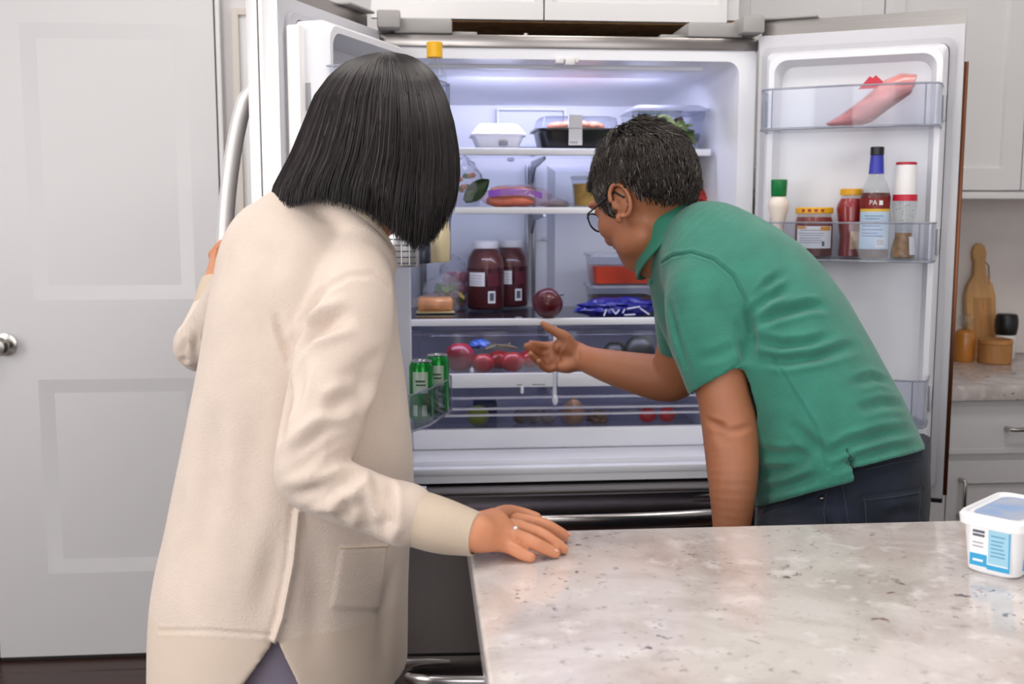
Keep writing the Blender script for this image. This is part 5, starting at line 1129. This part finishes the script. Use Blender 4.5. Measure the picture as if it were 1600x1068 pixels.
# ------------------------------------------------------------------ woman in the long beige cardigan
def build_woman():
    foot0 = ad(440, 1060, 1.64)
    T = thing('person', (foot0.x, foot0.y, 0), 'person with dark bobbed hair in long beige cardigan, one hand on the granite island top', 'person')
    hc = ad(600, 228, 1.625); F = RT*.60+FW*.60-UP*.50; U = RT*.30+FW*.28+UP*.90
    f = Field(Vector((-.52, 1.28, .89)), Vector((.20, 2.26, 1.64)), .0026)
    p, fr = head(f, hc, F, U, .93)
    f.chain([(tuple(ad(596, 290, 1.625)), .056, .056, tuple(RT)), (tuple(ad(570, 322, 1.63)), .053, .053, tuple(RT)), (tuple(ad(545, 348, 1.635)), .056, .056, tuple(RT)), (tuple(ad(520, 385, 1.635)), .075, .07, tuple(RT))], .025)
    # right hand resting on the stone
    Z = lambda x, y, z: atz(x, y, z)
    wr = Z(742, 831, .952)
    kI, kM, kR, kL = Z(808, 812, .942), Z(801, 821, .943), Z(791, 832, .939), Z(776, 845, .933)
    across = (kI-kL).normalized()
    f.chain([(tuple(Z(722, 826, .957)), .026, .021, tuple(across)), (tuple(wr), .027, .019, tuple(across)), (tuple(wr*.5+(kM+kR)*.25), .033, .016, tuple(across)), (tuple((kM+kR)*.5-(kM-wr)*.12), .038, .014, tuple(across))], .008)
    finger(f, [kI, Z(846, 818, .940), Z(870, 829, .929), Z(887, 839, .918)], .0105, .0072, .004)
    finger(f, [kM, Z(842, 833, .938), Z(866, 847, .927), Z(880, 857, .918)], .0107, .0074, .004)
    finger(f, [kR, Z(828, 845, .935), Z(851, 856, .925), Z(867, 863, .918)], .0106, .0078, .004)
    finger(f, [kL, Z(802, 857, .927), Z(816, 865, .921), Z(829, 870, .9173)], .0100, .0072, .004)
    finger(f, [Z(765, 812, .945), Z(790, 800, .932), Z(815, 802, .924), Z(838, 808, .9185)], .013, .0080, .006)
    # left hand gripping the refrigerator door handle
    hz = at(345, 425, 2.1).z
    yb = lambda z: -.078-.062*math.sin(math.pi*(z-.78)/.84)**.62
    hp = lambda x, y, z: ML @ Vector((x, yb(z)+y, z))
    HX = DW-.035
    wl = ad(334, 448, 2.04); pal = hp(HX+.010, -.036, hz)
    f.chain([(tuple(wl), .027, .022, (0, 0, 1)), (tuple(wl*.45+pal*.55), .036, .016, (0, 0, 1)), (tuple(pal), .040, .013, (0, 0, 1))], .008)
    for i in range(4):
        z = hz+.030-.020*i; L = (.9, 1, .96, .84)[i]
        finger(f, [hp(HX+.012, -.034, z), hp(HX-.020, -.024, z+.002), hp(HX-.026*L, .004, z+.002), hp(HX-.010, .0235, z+.001), hp(HX+.010*L, .023, z)], .0094, .0070, .003)
    finger(f, [hp(HX+.020, -.034, hz+.028), hp(HX+.026, -.010, hz+.050), hp(HX+.018, .012, hz+.058)], .0115, .0080, .005)
    f.chain([(tuple(ad(520, 385, 1.635)), .075, .07, tuple(RT)), (tuple(ad(490, 440, 1.645)), .10, .09, tuple(RT)), (tuple(ad(480, 560, 1.65)), .10, .09, tuple(RT)), (tuple(ad(475, 680, 1.655)), .10, .09, tuple(RT))], .02)
    f.chain(rnd([(ad(500, 430, 1.64), .05), (ad(545, 460, 1.555), .044), (ad(530, 560, 1.495), .042), (ad(505, 660, 1.455), .038), (ad(490, 728, 1.43), .030), (ad(525, 762, 1.43), .028), (ad(600, 793, 1.425), .025), (ad(680, 815, 1.412), .023), (wr, .020)]), .02)
    f.chain(rnd([(ad(470, 430, 1.66), .05), (ad(395, 425, 1.72), .040), (ad(352, 480, 1.82), .038), (ad(318, 527, 1.93), .032), (ad(314, 525, 1.97), .030), (ad(326, 475, 2.02), .024), (ad(334, 448, 2.04), .021)]), .02)
    v, q = f.mesh(); body = vmesh('body', v, q, SKIN_W, T, 1)
    fd = Folds(body)
    for (x, y) in ((808, 813), (802, 821), (792, 831)): fd.crease([(x+9, y-5), (x+4, y+6)], -.0012, .006, .2)
    fd.crease([(760, 820), (790, 818)], -.0010, .004, .2); fd.crease([(765, 830), (786, 828)], -.0010, .004, .2)
    for a, b in (((842, 812), (839, 822)), ((838, 827), (834, 838)), ((824, 840), (820, 850))): fd.crease([a, b], .0010, .0028, .5)
    fd.done()
    rgc = kR*.62+Z(828, 845, .934)*.38; rd_ = (Z(828, 845, .934)-kR).normalized(); Mr = rd_.to_track_quat('Z', 'Y').to_matrix()
    g = G(); ring = [rgc+Mr @ Vector((.0112*math.cos(a), .0112*math.sin(a), 0)) for a in [2*math.pi*i/25 for i in range(26)]]; g.tube(ring, .0016, 8, False); mk('ring', g, mat('ring_silver', '#d9d6d2', .15, 1), T)
    mk('ring_stone', G().ell(rgc+Vector((0, -.003, .0115)), (.004, .004, .003), 8, 6), mat('ring_stone', '#f3f3f6', .05, .6), T)
    for tip, prev in (((887, 839, .918), (870, 829, .929)), ((880, 857, .918), (866, 847, .927)), ((866, 864, .918), (851, 857, .924)), ((826, 870, .9173), (815, 865, .920))):
        a, b = Z(*tip), Z(*prev); d = (a-b).normalized(); up = Vector((0, 0, 1)); up = (up-d*up.dot(d)).normalized(); s_ = d.cross(up); M = Matrix((s_, d, up)).transposed()
        mk('fingernail', G().ell(a-d*.0006+up*.0050, (.0046, .0056, .0022), 10, 6, M), NAIL, T)
    DK = mat('black_hair_base'); face_parts(T, p, fr, .93, DK)
    # --- bobbed hair: a smooth inner cap under thousands of locks falling from the crown
    lev = [(82, 604, 5, .006), (87, 603, 32, .032), (98, 600, 57, .056), (118, 598, 79, .076), (150, 594, 99, .092), (190, 592, 113, .101), (240, 586, 128, .106), (290, 573, 143, .110), (330, 568, 148, .108), (392, 567, 147, .104)]
    def L(y):
        for a, b in zip(lev, lev[1:]):
            if y <= b[0]: t = (y-a[0])/(b[0]-a[0]); return [a[i]+(b[i]-a[i])*t for i in (1, 2, 3)]
        return lev[-1][1:]
    low = [(418, 327), (455, 320), (490, 312), (540, 322), (575, 334), (600, 351), (640, 378), (665, 390), (690, 372), (708, 345), (718, 320)]
    def yb_(x):
        for a, b in zip(low, low[1:]):
            if x <= b[0]: return a[1]+(b[1]-a[1])*max(0, (x-a[0]))/(b[0]-a[0])
        return 320
    def hpath(u, n, e, j=0, endj=0, tuck=.10):
        c, s_ = math.cos(u), math.sin(u); y1 = 330
        for _ in range(12): y1 = .5*y1+.5*yb_(L(y1)[0]+L(y1)[1]*c)
        y1 += endj; out = []
        for k in range(n):
            t = (k/(n-1))**1.9; y = 82.5+(y1-82.5)*t; cx, w_, D = L(y); fall = 1-tuck*max(0, t-.82)/.18*(.5+.5*c if c < 0 else 1)
            uu = u+j*math.sin(t*4+u*9)*.5
            out.append(ad(cx+(w_*fall+e*1030)*math.cos(uu), y, 1.628+(D*fall+e)*math.sin(uu)))
        return out
    HW = mat('woman_hair', attr='strand', rough=.38, spec=.38)
    g = G(); N = 72; rows = [hpath(2*math.pi*i/N, 22, -.0035, 0, -4) for i in range(N)]; g.loft([[rows[i][k] for i in range(N)] for k in range(22)], cap=False); g.poly([rows[i][0] for i in range(N)][::-1]); mk('hair_cap', g, DK, T, rec=False)
    rng = random.Random(3); paths = []; cols = []
    for i in range(5200):
        u = rng.uniform(0, 2*math.pi)
        if math.sin(u) > .25 and rng.random() < .45: continue
        pa = hpath(u, 19, rng.uniform(-.006, .0035), rng.uniform(-.10, .10), rng.uniform(-14, 5) if rng.random() < .9 else rng.uniform(-40, 9), rng.uniform(.04, .16)); paths.append(pa)
        r_ = rng.random()*.7+.3*(.5+.5*mnoise.noise(Vector((u*16, 3, 0)))); cols.append(lin('#0f0c0d') if r_ < .40 else lin('#1d1718') if r_ < .62 else lin('#30282a') if r_ < .80 else lin('#443c3c'))
    for i in range(26):   # loose wisps at the front tips
        u = rng.uniform(-.95, -.35); paths.append(hpath(u, 14, .002, .05, rng.uniform(2, 16), .2)); cols.append(lin('#1d1718'))
    strands('hair', paths, .0017, HW, T, cols)
    # --- trousers and shoes under the cardigan
    LIL = mat('lilac_trousers', '#b3a8bf', .8, noise=(8, .08), bump=(500, .2, .001))
    hip = ad(455, 800, 1.68)
    f = Field((hip.x-.26, hip.y-.26, .02), (hip.x+.28, hip.y+.28, 1.02), .005)
    f.chain([((hip.x, hip.y, .98), .12, .095, (.7, -.7, 0)), ((hip.x, hip.y, .86), .125, .10, (.7, -.7, 0)), ((hip.x, hip.y, .80), .12, .10, (.7, -.7, 0))], 0)
    feet = []
    for sx, off in ((1, Vector((-.01, -.065, 0))), (-1, Vector((-.05, .085, 0)))):
        a = hip+off; k = (a.x, a.y+.01, .45); an = (a.x-.01, a.y+.0, .08)
        f.chain([((a.x, a.y, .80), .088, .09, (1, 0, 0)), ((a.x, a.y+.005, .62), .075, .078, (1, 0, 0)), (k, .058, .06, (1, 0, 0)), ((a.x, a.y, .25), .056, .058, (1, 0, 0)), (an, .052, .055, (1, 0, 0))], .03); feet.append(an)
    f.half((0, 0, .05), (0, 0, -1)); v, q = f.mesh(); vmesh('trousers', v, q, LIL, T, 2)
    for an in feet:
        d = Vector((.72, .69, 0)); s_ = Vector((-.69, .72, 0)); g = G(); rows = []
        for (t, wd, hh) in ((-.065, .014, .04), (-.055, .027, .065), (-.02, .033, .075), (.04, .034, .065), (.09, .039, .045), (.135, .034, .035), (.155, .014, .025)):
            c = Vector((an[0], an[1], 0))+d*t; rows.append([c+s_*wd*math.cos(a)+Vector((0, 0, hh*.5+hh*.5*max(-1, min(1, 1.5*math.sin(a))))) for a in [2*math.pi*i/16 for i in range(16)]])
        g.loft(rows); mk('shoe', g, mat('pale_shoe', '#cfc7c4', .5), T)
    # --- cardigan
    KN = mat('beige_knit', '#d7c6b9', .9, noise=(14, .05), sheen=.25, bump=(330, .5, .002)); RB_ = mat('beige_rib', '#c9b7a3', .9, noise=(6, .04), sheen=.2, bump=(300, .35, .0015), stretch=(1, 1, .2))
    HB = mat('beige_hem', '#d5c3b3', .9, noise=(5, .04), sheen=.22, bump=(500, .3, .0012))
    lo, hi = ad(440, 700, 1.65)-Vector((.34, .36, .44)), ad(440, 700, 1.65)+Vector((.34, .52, .42)); lo.z = .62
    f = Field(lo, hi, .0038)
    tors = [(494, 312, 1.645, 26, .034), (491, 322, 1.645, 60, .060), (482, 345, 1.645, 86, .085), (477, 368, 1.645, 114, .108), (475, 405, 1.645, 131, .130), (475, 460, 1.645, 142, .145), (471, 540, 1.645, 153, .150), (470, 640, 1.65, 168, .152), (466, 740, 1.655, 180, .158), (453, 850, 1.665, 188, .168), (440, 960, 1.675, 196, .178), (437, 1080, 1.685, 198, .185), (435, 1140, 1.69, 199, .188)]
    f.chain(imgst(tors), .0, 6, cap=.22)
    X, Y, Zz = f.grid([0, 0, 0], f.n)
    f.d = np.where(Zz < .90, np.maximum(f.d, -(f.d+.010)), f.d).astype(np.float32)
    HEM = .652
    f.d = np.maximum(f.d, (HEM+.006*np.sin(X*23+Y*17)-Zz).astype(np.float32))
    A = ad(428, 1004, 1.49); xr = (X-A.x)*RT.x+(Y-A.y)*RT.y; near = (X-ad(440, 1000, 1.66).x)*FW.x+(Y-ad(440, 1000, 1.66).y)*FW.y
    wed = np.maximum(np.maximum(-xr-(A.z-Zz)*.72, xr-(A.z-Zz)*.44), np.maximum(Zz-A.z, near+.03)); f.d = np.maximum(f.d, -wed.astype(np.float32))
    # sleeves
    sl = [(556, 425, 1.575, 54, .066), (549, 470, 1.535, 66, .070), (534, 540, 1.505, 72, .066), (519, 600, 1.475, 69, .062), (503, 660, 1.45, 63, .059), (487, 712, 1.432, 56, .056), (482, 742, 1.425, 50, .054), (512, 758, 1.422, 49, .052), (558, 778, 1.428, 47, .049), (600, 793, 1.428, 47, .047), (622, 800, 1.424, 50, .050), (634, 804, 1.422, 51, .051)]
    f.chain(imgst(sl), .009)
    f.chain(imgst([(392, 420, 1.72, 44, .06), (352, 480, 1.82, 40, .055), (318, 528, 1.93, 36, .050), (307, 540, 1.96, 33, .044), (316, 510, 1.99, 30, .040), (328, 472, 2.02, 24, .033), (334, 450, 2.035, 20, .028)]), .02)
    f.chain(imgst([(562, 336, 1.64, 40, .045), (596, 300, 1.64, 50, .052)]), op='sub')
    npath = [ad(*q) for q in ((468, 311, 1.655), (500, 314, 1.612), (535, 328, 1.578), (566, 352, 1.566), (588, 382, 1.575), (600, 402, 1.61), (592, 392, 1.67), (552, 345, 1.715), (500, 315, 1.715), (474, 309, 1.69), (468, 311, 1.655))]
    f.chain(rnd([(q-UP*.008, .019) for q in npath]), .02)
    v, q = f.mesh(); card = vmesh('cardigan', v, q, [KN, HB], T, 2)
    fd = Folds(card); C = lambda pts, d, w_, *a: fd.crease(pts, d*2.0, w_, *a)
    C([(452, 565), (468, 505), (500, 455), (545, 430), (585, 428), (608, 450)], .0011, .006, .4, False)
    C([(429, 488), (441, 520), (453, 556)], .0032, .0075); C([(506, 446), (478, 492), (453, 550)], .0052, .010); C([(558, 488), (520, 500), (482, 518), (455, 560)], .010, .013)
    C([(453, 555), (449, 600), (442, 650), (434, 700)], .012, .013, .2); C([(470, 560), (462, 610), (452, 660)], .004, .012)
    C([(618, 535), (590, 560), (560, 585), (530, 600)], .006, .014); C([(600, 580), (575, 600), (545, 640)], .005, .013)
    C([(437, 735), (470, 705), (505, 680), (545, 668)], .008, .013); C([(436, 755), (480, 730), (520, 705), (548, 695)], .008, .012); C([(450, 775), (490, 758), (520, 735), (545, 712)], .007, .010)
    C([(470, 783), (510, 770), (545, 745), (560, 728)], .008, .011); C([(500, 640), (530, 630), (560, 610)], .005, .012)
    C([(590, 738), (600, 770), (602, 812), (590, 835)], .006, .011, .5); C([(566, 775), (572, 800), (573, 830)], .005, .010); C([(530, 770), (545, 795), (540, 812)], .004, .010)
    C([(466, 800), (458, 880), (441, 965), (428, 1003)], -.0040, .005, .4, False)
    C([(488, 820), (496, 920), (490, 1050)], .003, .018); C([(618, 860), (604, 950), (600, 1060)], .004, .018); C([(400, 600), (385, 750), (372, 900)], .005, .03); C([(340, 620), (322, 760), (300, 900)], .006, .026); C([(440, 800), (420, 900), (400, 990)], .004, .02)
    C([(380, 370), (420, 400), (440, 440)], .003, .02)
    C([(285, 500), (290, 530), (285, 560)], .003, .010); C([(300, 495), (306, 530), (300, 566)], .003, .009); C([(278, 568), (292, 560)], .002, .006)
    C([(249, 985), (330, 985), (424, 992)], .0012, .003, .4, False)
    fd.patch([(531, 853), (606, 850), (598, 955), (514, 952)], .0022, .005)
    fd.noise(11, .0032, 5, (1, 1, .5)); fd.done()
    zb_ = at(330, 985, 1.5).z
    me = card.data; band = ad(330, 985, 1.52).z
    for pl in me.polygons:
        if pl.center.z < band-.004: pl.material_index = 1
    fd.stitch('side_seam', [(466, 800), (458, 880), (441, 965), (429, 1000)], .0020, KN, T, 0)
    fd.stitch('pocket_edge', [(531, 856), (606, 853)], .0018, RB_, T, 0)
    # ribbed cuffs and neckband
    g = G(); cs = resample(imgst([(624, 803, 1.425, 41, .042), (640, 806, 1.422, 44, .044), (690, 821, 1.412, 43, .042), (735, 832, 1.404, 36, .033), (744, 834, 1.402, 34.5, .032)]), 4); rows = []
    def ringe(st, sc=1): c, A_, B_, u = Vector(st[0]), st[1]*sc, st[2]*sc, Vector(st[3]); return c, A_, B_, u
    for i, st in enumerate(cs):
        c, A_, B_, u = ringe(st); t = (Vector(cs[min(i+1, len(cs)-1)][0])-Vector(cs[max(i-1, 0)][0])).normalized(); u = (u-t*u.dot(t)).normalized(); v_ = t.cross(u)
        rows.append([c+(u*A_*math.cos(a)+v_*B_*math.sin(a))*(1+(.010 if k % 2 else 0)) for k, a in enumerate([2*math.pi*k/72 for k in range(72)])])
    last = rows[-1]; cc = sum(last, Vector())/72; rows += [[cc+(q_-cc)*.93+t*.001 for q_ in last], [cc+(q_-cc)*.86-t*.02 for q_ in last]]
    g.loft(rows, cap=False); mk('cuff', g, RB_, T)
    wl2 = ad(334, 450, 2.035); g = G(); d = (ad(336, 440, 2.05)-ad(326, 475, 2.02)).normalized(); u = d.cross(FW).normalized(); v_ = d.cross(u)
    g.loft([[wl2+d*h+u*r*.028*math.cos(a)+v_*r*.028*math.sin(a) for a in [2*math.pi*k/40 for k in range(40)]] for h, r in ((-.05, .95), (-.045, 1.05), (.0, 1.0), (.012, .98), (.012, .88), (-.01, .85))], cap=False); mk('cuff', g, RB_, T)
    sm = [Vector(q[0]) for q in resample(rnd([(q, .01) for q in npath]), 5)]; ctr = ad(545, 345, 1.64); upd = (ad(585, 300, 1.645)-ad(535, 350, 1.635)).normalized(); rows = []
    for i, q in enumerate(sm):
        out = (q-ctr); out = (out-upd*out.dot(upd)).normalized()
        rows.append([q+out*a+upd*b for a, b in ((.012, -.010), (.0145, .0), (.012, .012), (.006, .020), (.0, .019), (.001, .006), (.002, -.008))])
    g = G(); g.loft(rows, cap=False); mk('neckband', g, RB_, T)
build_woman()
print('script done', len(bpy.data.objects))
